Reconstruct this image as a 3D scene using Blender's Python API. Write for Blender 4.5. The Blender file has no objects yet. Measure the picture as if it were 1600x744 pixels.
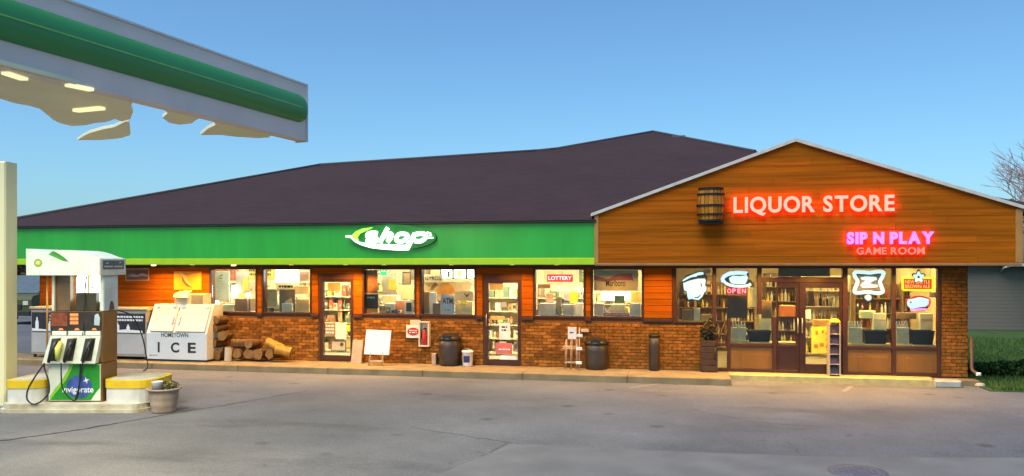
import bpy, math, random
from mathutils import Vector, Matrix

R = math.radians
S = bpy.context.scene
C = S.collection
random.seed(7)

# ------------------------------------------------------------------ camera
CAM = Vector((18.5, -19.5, 2.5))
FPX = 1256.0
YAW = 0.2030
FWD = Vector((-math.sin(YAW), math.cos(YAW), 0))
RGT = Vector((math.cos(YAW), math.sin(YAW), 0))
UP = Vector((0, 0, 1))
cd = bpy.data.cameras.new('camera')
cd.sensor_width = 36
cd.lens = 36 * FPX / 1600
cd.shift_y = 42 / 1600
cd.clip_start = 0.1
cd.clip_end = 2000
cam = bpy.data.objects.new('camera', cd)
C.objects.link(cam)
cam.location = CAM
cam.rotation_euler = (R(90), 0, YAW)
S.camera = cam

# ------------------------------------------------------------------ sky, sun, exposure
SUN_EL, SUN_AZ = R(58), R(200)
w = bpy.data.worlds.new('World')
S.world = w
w.use_nodes = True
nt = w.node_tree
bg = nt.nodes['Background']
sky = nt.nodes.new('ShaderNodeTexSky')
sky.sky_type = 'NISHITA'
sky.sun_disc = False
sky.sun_elevation = SUN_EL
sky.sun_rotation = SUN_AZ
sky.air_density = 1.0
sky.dust_density = 1.5
sky.ozone_density = 1.5
tint = nt.nodes.new('ShaderNodeMix'); tint.data_type = 'RGBA'; tint.blend_type = 'MULTIPLY'; tint.inputs[0].default_value = 1
tint.inputs[7].default_value = (.575, .875, 1.03, 1)
nt.links.new(sky.outputs[0], tint.inputs[6]); nt.links.new(tint.outputs[2], bg.inputs[0])
bg.inputs[1].default_value = 0.070
sd = bpy.data.lights.new('sun', 'SUN')
sd.energy = 1.45
sd.angle = R(40)
sd.color = (1.0, 0.93, 0.84)
sun = bpy.data.objects.new('sun', sd)
C.objects.link(sun)
SDIR = Vector((math.sin(SUN_AZ) * math.cos(SUN_EL), math.cos(SUN_AZ) * math.cos(SUN_EL), math.sin(SUN_EL)))
sun.rotation_euler = SDIR.to_track_quat('Z', 'Y').to_euler()
S.view_settings.view_transform = 'Standard'
S.view_settings.look = 'None'
S.view_settings.gamma = 1
S.view_settings.exposure = 1.3
S.cycles.use_denoising = True
S.cycles.max_bounces = 8
S.cycles.transparent_max_bounces = 16
S.cycles.caustics_reflective = False
S.cycles.sample_clamp_indirect = 4.0

# ------------------------------------------------------------------ measuring: pixel of the photo to a point on a real plane
def ray(px, py):
    return FWD + RGT * ((px - 800) / FPX) + UP * ((414 - py) / FPX)
def P(px, py, Y=0.0):
    r = ray(px, py); return CAM + r * ((Y - CAM.y) / r.y)
def G(px, py, Z=-0.15):
    r = ray(px, py); return CAM + r * ((Z - CAM.z) / r.z)
def X(px, Y=0.0):
    return P(px, 414, Y).x
def Zp(px, py, Y=0.0):
    return P(px, py, Y).z
def camxz(xc, zc, z=0.0):
    v = CAM + RGT * xc + FWD * zc; v.z = z; return v

# ------------------------------------------------------------------ materials
MATS = {}
def nodes(name):
    m = bpy.data.materials.new(name); m.use_nodes = True
    n = m.node_tree; return m, n, n.nodes['Principled BSDF']
def pm(name, col, rough=.6, var=.12, scale=6.0, bump=0.0, metal=0.0, stretch=(1, 1, 1), rnd=0.0, spec=.5, bscale=None, col2=None, detail=4):
    """procedural paint / wood / stone: noise between col*(1-var) and col*(1+var) (or col2), optional bump and per-object tint"""
    if name in MATS: return MATS[name]
    m, n, b = nodes(name); L = n.links.new
    geo = n.nodes.new('ShaderNodeNewGeometry')
    mp = n.nodes.new('ShaderNodeMapping'); mp.inputs['Scale'].default_value = stretch
    L(geo.outputs['Position'], mp.inputs[0])
    nz = n.nodes.new('ShaderNodeTexNoise'); nz.inputs['Scale'].default_value = scale; nz.inputs['Detail'].default_value = detail
    L(mp.outputs[0], nz.inputs['Vector'])
    cr = n.nodes.new('ShaderNodeValToRGB')
    cr.color_ramp.elements[0].position = .32; cr.color_ramp.elements[1].position = .68
    a = col2 if col2 else [c * (1 - var) for c in col]
    z = col if col2 else [min(1, c * (1 + var)) for c in col]
    cr.color_ramp.elements[0].color = (*a, 1); cr.color_ramp.elements[1].color = (*z, 1)
    L(nz.outputs['Fac'], cr.inputs[0])
    out = cr.outputs[0]
    if rnd:
        oi = n.nodes.new('ShaderNodeObjectInfo')
        mr = n.nodes.new('ShaderNodeMapRange'); mr.inputs[3].default_value = 1 - rnd; mr.inputs[4].default_value = 1 + rnd
        L(oi.outputs['Random'], mr.inputs[0])
        hs = n.nodes.new('ShaderNodeHueSaturation')
        L(mr.outputs[0], hs.inputs['Value']); L(out, hs.inputs['Color'])
        mr2 = n.nodes.new('ShaderNodeMapRange'); mr2.inputs[3].default_value = .5 + rnd * .02; mr2.inputs[4].default_value = .5 - rnd * .02
        L(oi.outputs['Random'], mr2.inputs[0]); L(mr2.outputs[0], hs.inputs['Hue'])
        out = hs.outputs[0]
    L(out, b.inputs['Base Color'])
    b.inputs['Roughness'].default_value = rough; b.inputs['Metallic'].default_value = metal
    b.inputs['Specular IOR Level'].default_value = spec
    if bump:
        bp = n.nodes.new('ShaderNodeBump'); bp.inputs['Strength'].default_value = bump; bp.inputs['Distance'].default_value = .02
        nb = n.nodes.new('ShaderNodeTexNoise'); nb.inputs['Scale'].default_value = bscale or scale * 3; nb.inputs['Detail'].default_value = 5
        L(mp.outputs[0], nb.inputs['Vector']); L(nb.outputs['Fac'], bp.inputs['Height']); L(bp.outputs[0], b.inputs['Normal'])
    MATS[name] = m; return m
def em(name, col, strength, base=None):
    if name in MATS: return MATS[name]
    m, n, b = nodes(name)
    b.inputs['Base Color'].default_value = (*(base or col), 1)
    b.inputs['Emission Color'].default_value = (*col, 1); b.inputs['Emission Strength'].default_value = strength
    b.inputs['Roughness'].default_value = .4
    MATS[name] = m; return m
def glass_mat():
    m, n, b = nodes('window_glass'); L = n.links.new
    n.nodes.remove(b); o = n.nodes['Material Output']
    t = n.nodes.new('ShaderNodeBsdfTransparent'); t.inputs[0].default_value = (.96, .97, .95, 1)
    g = n.nodes.new('ShaderNodeBsdfGlossy'); g.inputs['Roughness'].default_value = .03
    f = n.nodes.new('ShaderNodeFresnel'); f.inputs[0].default_value = 1.4
    x = n.nodes.new('ShaderNodeMixShader')
    L(f.outputs[0], x.inputs[0]); L(t.outputs[0], x.inputs[1]); L(g.outputs[0], x.inputs[2]); L(x.outputs[0], o.inputs[0])
    return m
GLASS = glass_mat()

WOOD = pm('stained_cedar_board', (.40, .104, .003), .7, scale=2.0, stretch=(.3, 3, 8), col2=(.26, .062, .0015), rnd=.16, bump=.15, detail=7, spec=.08)
WOODBACK = pm('dark_backing_board', (.12, .030, .003), .7)
TRIM = pm('dark_brown_trim', (.045, .013, .006), .45, var=.2)
BRICK = pm('brown_brick', (.29, .118, .020), .85, scale=11, col2=(.17, .064, .010), rnd=.26, bump=.5, spec=.2)
MORTAR = pm('brick_mortar', (.15, .066, .014), .9, scale=20, var=.25, bump=.4)
ROOFM = None
GREEN = pm('green_fascia_sheet', (.022, .35, .035), .3, var=.10, scale=2.2, stretch=(1.2, 1, .22), detail=6)
LIME = pm('lime_trim', (.36, .58, .005), .35, var=.05)
WHITE = pm('white_paint', (.62, .62, .60), .45, var=.06, scale=3)
OFFWHITE = pm('cream_paint', (.62, .60, .46), .5, var=.08, scale=3)
BLACK = pm('black_rubber', (.012, .012, .012), .5, var=.2)
DARKP = pm('dark_plastic', (.02, .017, .012), .45, var=.3)
GREY = pm('grey_metal', (.28, .28, .27), .45, var=.12, scale=4)
STEEL = pm('brushed_steel', (.45, .44, .42), .35, var=.12, metal=.8, scale=10)
CONC = pm('pale_concrete', (.23, .165, .08), .9, scale=2.5, var=.22, bump=.25, bscale=40)
CONCY = pm('worn_yellow_paint', (.54, .41, .15), .75, scale=5, col2=(.38, .29, .12), bump=.2)  # worn yellow paint with the lamplight on the step put into its colour
YEL = pm('yellow_paint', (.68, .46, .01), .5, scale=4, var=.12)
RED = pm('red_paint', (.45, .02, .015), .4, var=.1)
TXT = pm('black_print', (.02, .02, .02), .5, var=.1)

# ------------------------------------------------------------------ mesh builder
class MB:
    def __init__(s): s.v = []; s.f = []; s.m = []; s.smooth = []
    def add(s, vs, fs, mi=0, smooth=False):
        o = len(s.v); s.v += [tuple(v) for v in vs]
        for f in fs: s.f.append([i + o for i in f]); s.m.append(mi); s.smooth.append(smooth)
        return s
    def box(s, x0, x1, y0, y1, z0, z1, mi=0):
        if x0 > x1: x0, x1 = x1, x0
        if y0 > y1: y0, y1 = y1, y0
        if z0 > z1: z0, z1 = z1, z0
        vs = [(x, y, z) for x in (x0, x1) for y in (y0, y1) for z in (z0, z1)]
        return s.add(vs, [(0, 1, 3, 2), (4, 6, 7, 5), (0, 4, 5, 1), (2, 3, 7, 6), (0, 2, 6, 4), (1, 5, 7, 3)], mi)
    def bbox(s, x0, x1, y0, y1, z0, z1, b=.01, mi=0):
        """box with chamfered vertical-view edges (front outline and depth edges)"""
        if x0 > x1: x0, x1 = x1, x0
        if z0 > z1: z0, z1 = z1, z0
        if y0 > y1: y0, y1 = y1, y0
        def ring(y, i): return [(x0 + i, y, z0 + i), (x1 - i, y, z0 + i), (x1 - i, y, z1 - i), (x0 + i, y, z1 - i)]
        vs = ring(y0, b) + ring(y0 + b, 0) + ring(y1 - b, 0) + ring(y1, b)
        fs = [(0, 1, 2, 3), (15, 14, 13, 12)]
        for k in range(3):
            for i in range(4):
                j = (i + 1) % 4; fs.append((k * 4 + j, k * 4 + i, k * 4 + 4 + i, k * 4 + 4 + j))
        return s.add(vs, fs, mi)
    def prism(s, pts, y0, y1, mi=0, side=None):
        """outline in x,z (either winding) extruded from y0 (front) to y1"""
        a = sum(pts[i][0] * pts[(i + 1) % len(pts)][1] - pts[(i + 1) % len(pts)][0] * pts[i][1] for i in range(len(pts)))
        if a < 0: pts = pts[::-1]
        n = len(pts)
        vs = [(p[0], y0, p[1]) for p in pts] + [(p[0], y1, p[1]) for p in pts]
        s.add(vs, [tuple(range(n)), tuple(range(2 * n - 1, n - 1, -1))], mi)
        o = len(s.v) - 2 * n
        for i in range(n):
            j = (i + 1) % n; s.f.append([o + j, o + i, o + n + i, o + n + j]); s.m.append(mi if side is None else side); s.smooth.append(False)
        return s
    def slab(s, pts, z0, z1, mi=0):
        """outline in x,y extruded in z"""
        a = sum(pts[i][0] * pts[(i + 1) % len(pts)][1] - pts[(i + 1) % len(pts)][0] * pts[i][1] for i in range(len(pts)))
        if a < 0: pts = pts[::-1]
        n = len(pts)
        vs = [(p[0], p[1], z0) for p in pts] + [(p[0], p[1], z1) for p in pts]
        fs = [tuple(range(n - 1, -1, -1)), tuple(range(n, 2 * n))]
        for i in range(n):
            j = (i + 1) % n; fs.append((i, j, n + j, n + i))
        return s.add(vs, fs, mi)
    def tube(s, path, r, n=8, mi=0, cap=True):
        path = [Vector(p) for p in path]; rs = r if isinstance(r, (list, tuple)) else [r] * len(path)
        vs = []; prev = None
        for i, p in enumerate(path):
            t = (path[min(i + 1, len(path) - 1)] - path[max(i - 1, 0)]).normalized()
            if prev is None:
                a = Vector((0, 0, 1)) if abs(t.z) < .9 else Vector((1, 0, 0)); u = t.cross(a).normalized()
            else: u = (prev - t * prev.dot(t)).normalized()
            prev = u; v = t.cross(u)
            for k in range(n):
                q = 2 * math.pi * k / n; vs.append(p + (u * math.cos(q) + v * math.sin(q)) * rs[i])
        fs = [(i * n + k, i * n + (k + 1) % n, (i + 1) * n + (k + 1) % n, (i + 1) * n + k) for i in range(len(path) - 1) for k in range(n)]
        s.add(vs, fs, mi, True)
        if cap:
            o = len(s.v) - len(vs)
            s.f.append([o + k for k in range(n)][::-1]); s.m.append(mi); s.smooth.append(False)
            s.f.append([o + (len(path) - 1) * n + k for k in range(n)]); s.m.append(mi); s.smooth.append(False)
        return s
    def lathe(s, prof, c, n=20, mi=0):
        vs = []
        for (r, z) in prof:
            for k in range(n):
                q = 2 * math.pi * k / n; vs.append((c[0] + r * math.cos(q), c[1] + r * math.sin(q), c[2] + z))
        m = len(prof)
        fs = [(i * n + k, i * n + (k + 1) % n, (i + 1) * n + (k + 1) % n, (i + 1) * n + k) for i in range(m - 1) for k in range(n)]
        s.add(vs, fs, mi, True)
        o = len(s.v) - len(vs)
        s.f.append([o + k for k in range(n)][::-1]); s.m.append(mi); s.smooth.append(False)
        s.f.append([o + (m - 1) * n + k for k in range(n)]); s.m.append(mi); s.smooth.append(False)
        return s
    def mesh(s, name, mats, org=None):
        me = bpy.data.meshes.new(name)
        vs = s.v if org is None else [(a - org[0], b - org[1], c - org[2]) for a, b, c in s.v]
        me.from_pydata(vs, [], s.f)
        for m in (mats if isinstance(mats, (list, tuple)) else [mats]): me.materials.append(m)
        me.polygons.foreach_set('material_index', s.m); me.polygons.foreach_set('use_smooth', s.smooth)
        me.update(); return me
    def build(s, name, mats, parent=None, **kw):
        org = None
        if parent is not None and not kw.pop('local', False): org = root_of(parent).location
        o = bpy.data.objects.new(name, s.mesh(name, mats, org)); C.objects.link(o)
        if parent is not None: o.parent = parent
        for k, v in kw.items(): o[k] = v
        return o
def root_of(o):
    while o.parent is not None: o = o.parent
    return o
def tag(o, label, cat, group=None):
    o['label'] = label; o['category'] = cat
    if group: o['group'] = group
    return o
def thing(name, label, cat, loc=(0, 0, 0), group=None, rz=0):
    o = bpy.data.objects.new(name, None); C.objects.link(o); o.location = loc; o.rotation_euler = (0, 0, rz)
    o.empty_display_size = .2
    return tag(o, label, cat, group)
def single(mb, name, mats, label, cat, group=None):
    """a thing of one mesh, origin at its base"""
    xs = [v[0] for v in mb.v]; ys = [v[1] for v in mb.v]; zs = [v[2] for v in mb.v]
    org = ((min(xs) + max(xs)) / 2, (min(ys) + max(ys)) / 2, min(zs))
    o = bpy.data.objects.new(name, mb.mesh(name, mats, org)); C.objects.link(o); o.location = org
    return tag(o, label, cat, group)
def struct(mb, name, mats, kind='structure'):
    o = mb.build(name, mats); o['kind'] = kind; return o
def put(me, name, parent, loc, scale=None, rot=None):
    """an object on shared mesh data, loc in world space"""
    o = bpy.data.objects.new(name, me); C.objects.link(o); o.parent = parent
    o.location = Vector(loc) - root_of(parent).location
    if scale: o.scale = scale
    if rot: o.rotation_euler = rot
    return o

# ------------------------------------------------------------------ lettering
_tc = {}
def glyphs(body, offset=0.0, shear=0.0, extrude=0.0):
    k = (body, offset, shear, extrude)
    if k not in _tc:
        cu = bpy.data.curves.new('text', 'FONT'); cu.body = body; cu.offset = offset; cu.shear = shear; cu.extrude = extrude; cu.resolution_u = 4
        cu.fill_mode = 'BOTH'
        o = bpy.data.objects.new('text', cu); C.objects.link(o)
        dg = bpy.context.evaluated_depsgraph_get()
        me = bpy.data.meshes.new_from_object(o.evaluated_get(dg))
        _tc[k] = ([v.co.copy() for v in me.vertices], [tuple(p.vertices) for p in me.polygons], [p.normal.z for p in me.polygons])
        bpy.data.objects.remove(o); bpy.data.curves.remove(cu); bpy.data.meshes.remove(me)
    return _tc[k]
def text(mb, body, x0, x1, z0, z1, y, depth=.004, mi=0, side=None, offset=.01, shear=0.0):
    """lettering fitted into x0..x1, z0..z1 on the plane y, facing -y"""
    vs, fs, nz = glyphs(body, offset, shear, .05)
    ax, bx = min(v.x for v in vs), max(v.x for v in vs); ay, by = min(v.y for v in vs), max(v.y for v in vs)
    sx, sz = (x1 - x0) / (bx - ax), (z1 - z0) / (by - ay)
    o = len(mb.v)
    for v in vs: mb.v.append((x0 + (v.x - ax) * sx, y - depth * (v.z + .05) / .1, z0 + (v.y - ay) * sz))
    for f, q in zip(fs, nz):
        mb.f.append([i + o for i in f]); mb.m.append(mi if (side is None or q > .9) else side); mb.smooth.append(False)
    return mb
def wrect(px0, py0, px1, py1, Y):
    """pixel box of the photo on the plane y=Y: x0, x1, z0, z1"""
    m = (px0 + px1) / 2
    return X(px0, Y), X(px1, Y), Zp(m, py1, Y), Zp(m, py0, Y)
def wpoly(pts, Y): return [(P(a, b, Y).x, P(a, b, Y).z) for a, b in pts]
def bars(t, x0, x1, z0, z1, Y, mt, n=3, name='print'):
    m = MB(); h = (z1 - z0) / n
    for k in range(n):
        x = x0
        while x < x1 - .02:
            w_ = min(random.uniform(.03, .10), x1 - x); m.box(x, x + w_, Y - .003, Y - .0008, z0 + h * (k + .25), z0 + h * (k + .8)); x += w_ + .02
    return m.build(name, mt, t)
# ================================================================== GROUND
def asphalt_mat():
    m, n, b = nodes('worn_asphalt'); L = n.links.new
    geo = n.nodes.new('ShaderNodeNewGeometry')
    def noise(sc, det=5, st=(1, 1, 1), rough=.55):
        mp = n.nodes.new('ShaderNodeMapping'); mp.inputs['Scale'].default_value = st; L(geo.outputs['Position'], mp.inputs[0])
        z = n.nodes.new('ShaderNodeTexNoise'); z.inputs['Scale'].default_value = sc; z.inputs['Detail'].default_value = det; z.inputs['Roughness'].default_value = rough
        L(mp.outputs[0], z.inputs['Vector']); return z.outputs['Fac']
    def ramp(f, p0, c0, p1, c1):
        r = n.nodes.new('ShaderNodeValToRGB'); r.color_ramp.elements[0].position = p0; r.color_ramp.elements[1].position = p1
        r.color_ramp.elements[0].color = (*c0, 1); r.color_ramp.elements[1].color = (*c1, 1); L(f, r.inputs[0]); return r.outputs[0]
    def mul(a, c, f=1.0):
        x = n.nodes.new('ShaderNodeMix'); x.data_type = 'RGBA'; x.blend_type = 'MULTIPLY'; x.inputs[0].default_value = f
        L(a, x.inputs[6]); L(c, x.inputs[7]); return x.outputs[2]
    base = ramp(noise(.55, 8, rough=.65), .3, (.114, .113, .117), .7, (.176, .174, .178))
    stains = ramp(noise(.9, 6, (.3, 1, 1), .65), .56, (1, 1, 1), .74, (.58, .56, .55))
    patches = ramp(noise(.16, 2), .44, (.88, .88, .9), .52, (1.04, 1.02, 1))
    fine = ramp(noise(38, 6, rough=.8), .34, (.55, .55, .55), .66, (1.3, 1.3, 1.3))
    spots = ramp(noise(3.1, 4, rough=.65), .66, (1, 1, 1), .74, (.45, .43, .42))
    vo_ = n.nodes.new('ShaderNodeTexVoronoi'); vo_.inputs['Scale'].default_value = .8; vo_.inputs['Randomness'].default_value = 1; L(geo.outputs['Position'], vo_.inputs['Vector'])
    drips = ramp(vo_.outputs['Distance'], .05, (.5, .48, .47), .13, (1, 1, 1))
    base = mul(base, drips, .8)
    c = mul(mul(mul(mul(base, stains), patches), fine, .85), spots, .6)
    L(c, b.inputs['Base Color']); b.inputs['Roughness'].default_value = .82; b.inputs['Specular IOR Level'].default_value = .35
    bp = n.nodes.new('ShaderNodeBump'); bp.inputs['Strength'].default_value = .5; bp.inputs['Distance'].default_value = .012
    L(noise(55, 5, rough=.7), bp.inputs['Height']); L(bp.outputs[0], b.inputs['Normal'])
    return m
ASPH = asphalt_mat()
XW0, XW1 = X(62), X(1512)              # wall ends
XF0 = X(-52, -1.2)                     # fascia left end
XG0, XG1 = X(932, -1.2), X(1593, -1.2) # gable ends
mb = MB(); mb.box(-400, 440, -60, 600, -.9, -.158); struct(mb, 'ground', pm('distant_ground', (.10, .09, .07), .95, scale=.05))
mb = MB(); mb.slab([(-40, -40), (X(1512) + .1, -40), (60, -40), (60, -1.0), (X(1512) + .1, -1.0), (X(1512) + .1, .3), (-40, .3)], -.40, -.15)
struct(mb, 'parking_lot', ASPH)
mb = MB(); mb.slab([(-120, .3), (XW0 - .3, .3), (XW0 - .3, 40), (-120, 40)], -.40, -.1505); struct(mb, 'side_street', ASPH)

# crack between the pump slab and the lot, and minor cracks: thin tar-dark sheets lying on the asphalt
TAR = pm('open_crack', (.035, .030, .028), .9, var=.3, scale=9)
HAIR = pm('hairline_crack', (.095, .088, .083), .9, var=.3, scale=9)
def crack(pts, w, mt=None):
    path = []
    for a, b in zip(pts, pts[1:]):
        for k in range(8):
            t = k / 8; path.append(G(a[0] + (b[0] - a[0]) * t, a[1] + (b[1] - a[1]) * t) + Vector((random.uniform(-.02, .02), random.uniform(-.03, .03), 0)))
    path.append(G(*pts[-1]))
    top, bot = [], []
    for i, p in enumerate(path):
        t = (path[min(i + 1, len(path) - 1)] - path[max(0, i - 1)]).normalized(); nn = Vector((-t.y, t.x, 0))
        ww = w * random.uniform(.5, 1.3)
        top.append(p + nn * ww); bot.append(p - nn * ww)
    m = MB()
    for i in range(len(path) - 1):
        q = [bot[i], bot[i + 1], top[i + 1], top[i]]
        m.add([(v.x, v.y, -.146) for v in q], [(0, 1, 2, 3)])
    struct(m, 'crack', mt or TAR)
crack([(-60, 700), (0, 689), (60, 681), (130, 671), (185, 661)], .035)
crack([(185, 661), (290, 643), (390, 627), (480, 611)], .018)
crack([(640, 668), (720, 680), (795, 692), (835, 697)], .010, HAIR)
crack([(1230, 690), (1262, 720), (1300, 744)], .008, HAIR)
crack([(795, 692), (750, 715), (700, 735)], .008, HAIR)
crack([(1080, 640), (1180, 660), (1300, 668)], .006)
LINE = pm('faded_line_paint', (.24, .225, .20), .85, scale=14, col2=(.17, .16, .152))
for a, b in (((1112, 603), (1128, 597)), ((1318, 612), (1330, 604)), ((985, 606), (1030, 600))):
    p, q = G(*a), G(*b); d = (q - p).normalized(); nn = Vector((-d.y, d.x, 0)) * .05
    m = MB(); m.add([(v.x, v.y, -.146) for v in (p - nn, p + nn, q + nn, q - nn)], [(3, 2, 1, 0)]); struct(m, 'parking_line', LINE)
# lighter concrete apron in the lower part of the picture
ap = [G(*p) for p in ((640, 760), (800, 694), (1010, 704), (1300, 715), (1640, 716), (1700, 800), (500, 830))]
m = MB(); m.slab([(p.x, p.y) for p in ap], -.20, -.1455)
struct(m, 'concrete_apron', pm('smooth_apron', (.172, .163, .158), .85, scale=1.6, col2=(.128, .122, .119), bump=.3, bscale=60))
# manhole
c = G(1340, 738); t = thing('manhole', 'round steel manhole cover set into the concrete apron', 'manhole', (c.x, c.y, -.145))
m = MB(); m.lathe([(.36, 0), (.36, .006), (.30, .008)], (c.x, c.y, -.145), 28); m.build('rim', pm('manhole_rim', (.11, .115, .13), .6), t)
m = MB(); m.lathe([(.295, .0), (.295, .012), (.28, .014)], (c.x, c.y, -.145), 28)
for k in range(-3, 4):
    for j in range(-3, 4):
        if k * k + j * j < 11: m.box(c.x + k * .07 - .022, c.x + k * .07 + .022, c.y + j * .07 - .022, c.y + j * .07 + .022, -.132, -.126)
m.build('lid', pm('cast_iron', (.085, .10, .135), .5, scale=20), t)

# sidewalk slabs
SWX1 = X(1139, -.5)
sw = MB(); edges = []
x = XF0 - 1.5; SWK = []
while x < SWX1 - .05:
    x2 = min(x + 2.4, SWX1); 
    if SWX1 - x2 < .8: x2 = SWX1
    SWK.append((x, x2)); x = x2
side = thing('sidewalk', 'x', 'x'); del side['label']; del side['category']; side['kind'] = 'structure'
for a, b in SWK:
    m = MB(); m.bbox(a + .004, b - .004, -1.3, .02, -.30, 0, .012); m.build('slab', CONC, side)
m = MB(); m.bbox(SWX1 + .004, X(1462, -.5), -.52, .02, -.30, 0.0, .015); m.build('painted_step', CONCY, side)
m = MB(); m.bbox(X(1462, -.5) + .01, XW1 + .15, -.3, .02, -.30, -.02, .015); m.build('end_slab', CONC, side)

# ================================================================== STORE
store = thing('store_building', 'long low brick and wood store with green fascia, dark hip roof and wooden gable', 'building', (XW0, 0, 0))
OPN = []    # openings in the front wall: x0,x1,z0,z1
WIN = [(330, 400), (412, 485), (569, 648), (659, 742), (836, 912), (926, 1003)]
WINX = [(X(a), X(b)) for a, b in WIN]
WZ0, WZ1 = 1.245, 2.39
DOORX = [(X(500), X(551)), (X(757), X(813))]
DZ1 = 2.13
SFX0, SFX1 = X(1053), X(1468)
for a, b in WINX: OPN.append((a, b, WZ0, WZ1))
for a, b in DOORX: OPN.append((a, b, 0, DZ1))
SFM = X(1116)
OPN.append((SFX0, SFM, 1.12, 2.42)); OPN.append((SFM, SFX1, 0, 2.42))
def clear(x0, x1, z0, z1, pad=0.0):
    """x-intervals of x0..x1 not crossed by an opening within z0..z1"""
    cuts = sorted((a - pad, b + pad) for a, b, c, d in OPN if c - pad < z1 - 1e-4 and d + pad > z0 + 1e-4)
    out = []; x = x0
    for a, b in cuts:
        if a > x: out.append((x, min(a, x1)))
        x = max(x, b)
        if x >= x1: break
    if x < x1: out.append((x, x1))
    return [(a, b) for a, b in out if b - a > .01]
def wall(z0, z1, x0, x1, y0, y1):
    m = MB(); zs = sorted({z0, z1} | {z for o in OPN for z in o[2:] if z0 < z < z1})
    for a, b in zip(zs, zs[1:]):
        for p, q in clear(x0, x1, a, b): m.box(p, q, y0, y1, a, b)
    return m
BZ = 1.14
brickwall = wall(0, BZ, XW0, SFX1, 0, .2).build('brick_wall', MORTAR, store)
pierwall = wall(0, BZ, SFX1, XW1, 0, .2).build('brick_wall', MORTAR, store)
upper = wall(BZ, 2.9, XW0, XW1, .001, .2).build('upper_wall', WOODBACK, store)
# side and rear walls
m = MB(); m.box(XW0, XW0 + .2, .21, 9, 0, 3.2); m.box(XW1 - .2, XW1, .21, 9, 0, 3.4); m.box(XW0 + .21, XW1 - .21, 8.8, 9, 0, 3.2)
m.build('side_wall', pm('side_wall_board', (.20, .085, .03), .7, scale=2, stretch=(1, 1, 10)), store)

# bricks: the ones that show largest as single parts, the rest as one joined part
bw, bh, gap = .205, .066, .011
def mk_brick():
    m = MB(); m.bbox(-bw / 2, bw / 2, -.022, .01, 0, bh, .004); return m.mesh('brick', BRICK)
BR = mk_brick()
cand = []
row = 0; z = .012
PIERX = SFX1 + .02
def lay(x0, x1, z):
    global row
    x = x0 - (row % 2) * (bw + gap) / 2
    while x < x1 - .02:
        a, b = max(x, x0 + .004), min(x + bw, x1 - .004)
        if b - a > .03: cand.append((a, b, z))
        x += bw + gap
while z < 2.40:
    if z + bh < BZ:
        for a, b in clear(XW0, SFX1, z, z + bh, .03): lay(a, b, z)
    lay(PIERX, XW1, z)
    row += 1; z += bh + gap
pier_b = [c for c in cand if c[0] >= PIERX - .01]
wall_b = sorted((c for c in cand if c[0] < PIERX - .01), key=lambda c: -c[0])
nb = 300
sel = (pier_b + wall_b)[:nb]; rest = (pier_b + wall_b)[nb:]
for a, b, z in sel:
    put(BR, 'brick', pierwall if a >= PIERX - .01 else brickwall, ((a + b) / 2, random.uniform(-.004, .003), z), ((b - a) / bw, 1, 1))
m = MB()
for a, b, z in rest:
    d = random.uniform(-.004, .003); m.bbox(a, b, -.022 + d, .01, z, z + bh, .004, random.randrange(3))
m.build('brick', [pm('brown_brick_a', (.29, .118, .020), .85, scale=11, col2=(.18, .066, .010), bump=.5, spec=.2),
                  pm('brown_brick_b', (.21, .082, .014), .85, scale=11, col2=(.12, .046, .008), bump=.5, spec=.2),
                  pm('brown_brick_c', (.40, .17, .03), .85, scale=11, col2=(.25, .095, .015), bump=.5, spec=.2)], brickwall, kind='stuff')
m = MB(); m.box(PIERX, XW1, -.001, .2, BZ, 2.45); m.build('brick_pier', MORTAR, store)

# boards between and above the windows
rows = []
z = BZ + .09
while z < 2.40: rows.append((z, min(z + .145, 2.44))); z += .15
for z0, z1 in rows:
    for a, b in clear(XW0 + .02, SFX0 - .03, z0, z1, .045):
        x = a
        while x < b - .01:
            x2 = min(b, x + random.uniform(1.4, 3.4))
            if b - x2 < .5: x2 = b
            m = MB(); m.bbox(x + .002, x2 - .002, -.022 + random.uniform(-.003, .003), .0, z0 + .002, z1 - .002, .004); m.build('plank', WOOD, upper)
            x = x2
for a, b in clear(XW0, SFX0 - .02, BZ, BZ + .085, .03):
    m = MB(); m.bbox(a, b, -.06, -.001, BZ - .005, BZ + .08, .008); m.build('sill_board', TRIM, store)
m = MB(); m.bbox(XW0, XW1, -.05, -.001, 2.425, 2.498, .006); m.build('head_board', TRIM, store)

# windows and doors
def frame_rect(m, x0, x1, z0, z1, w, y0, y1, mi=0):
    m.bbox(x0, x1, y0, y1, z0, z0 + w, .004, mi); m.bbox(x0, x1, y0, y1, z1 - w, z1, .004, mi)
    m.bbox(x0, x0 + w, y0 + .002, y1 - .002, z0 + w, z1 - w, .004, mi); m.bbox(x1 - w, x1, y0 + .002, y1 - .002, z0 + w, z1 - w, .004, mi)
for a, b in WINX:
    m = MB(); frame_rect(m, a - .04, b + .04, WZ0 - .04, WZ1 + .035, .045, -.035, .12); f = m.build('window', TRIM, store)
    m = MB(); m.box(a + .006, b - .006, .05, .056, WZ0 + .006, WZ1 - .011); m.build('pane', GLASS, f)
for i, (a, b) in enumerate(DOORX):
    ga, gb = (X(505), X(548)) if i == 0 else (X(763), X(809))
    m = MB(); m.bbox(a, ga, -.03, .1, 0, DZ1, .005); m.bbox(gb, b, -.03, .1, 0, DZ1, .005); m.bbox(ga, gb, -.028, .1, 2.055, DZ1, .004); m.bbox(ga, gb, -.028, .1, .02, .15, .004)
    f = m.build('door', TRIM, store)
    m = MB(); m.box(ga + .001, gb - .001, .03, .036, .152, 2.053); m.build('pane', GLASS, f)
    m = MB(); hx = ga - .03 if i == 1 else gb - .02
    m.tube([(hx, -.03, .98), (hx, -.085, .99), (hx, -.085, 1.27), (hx, -.03, 1.28)], .012, 8); m.build('handle', STEEL, f)

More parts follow.
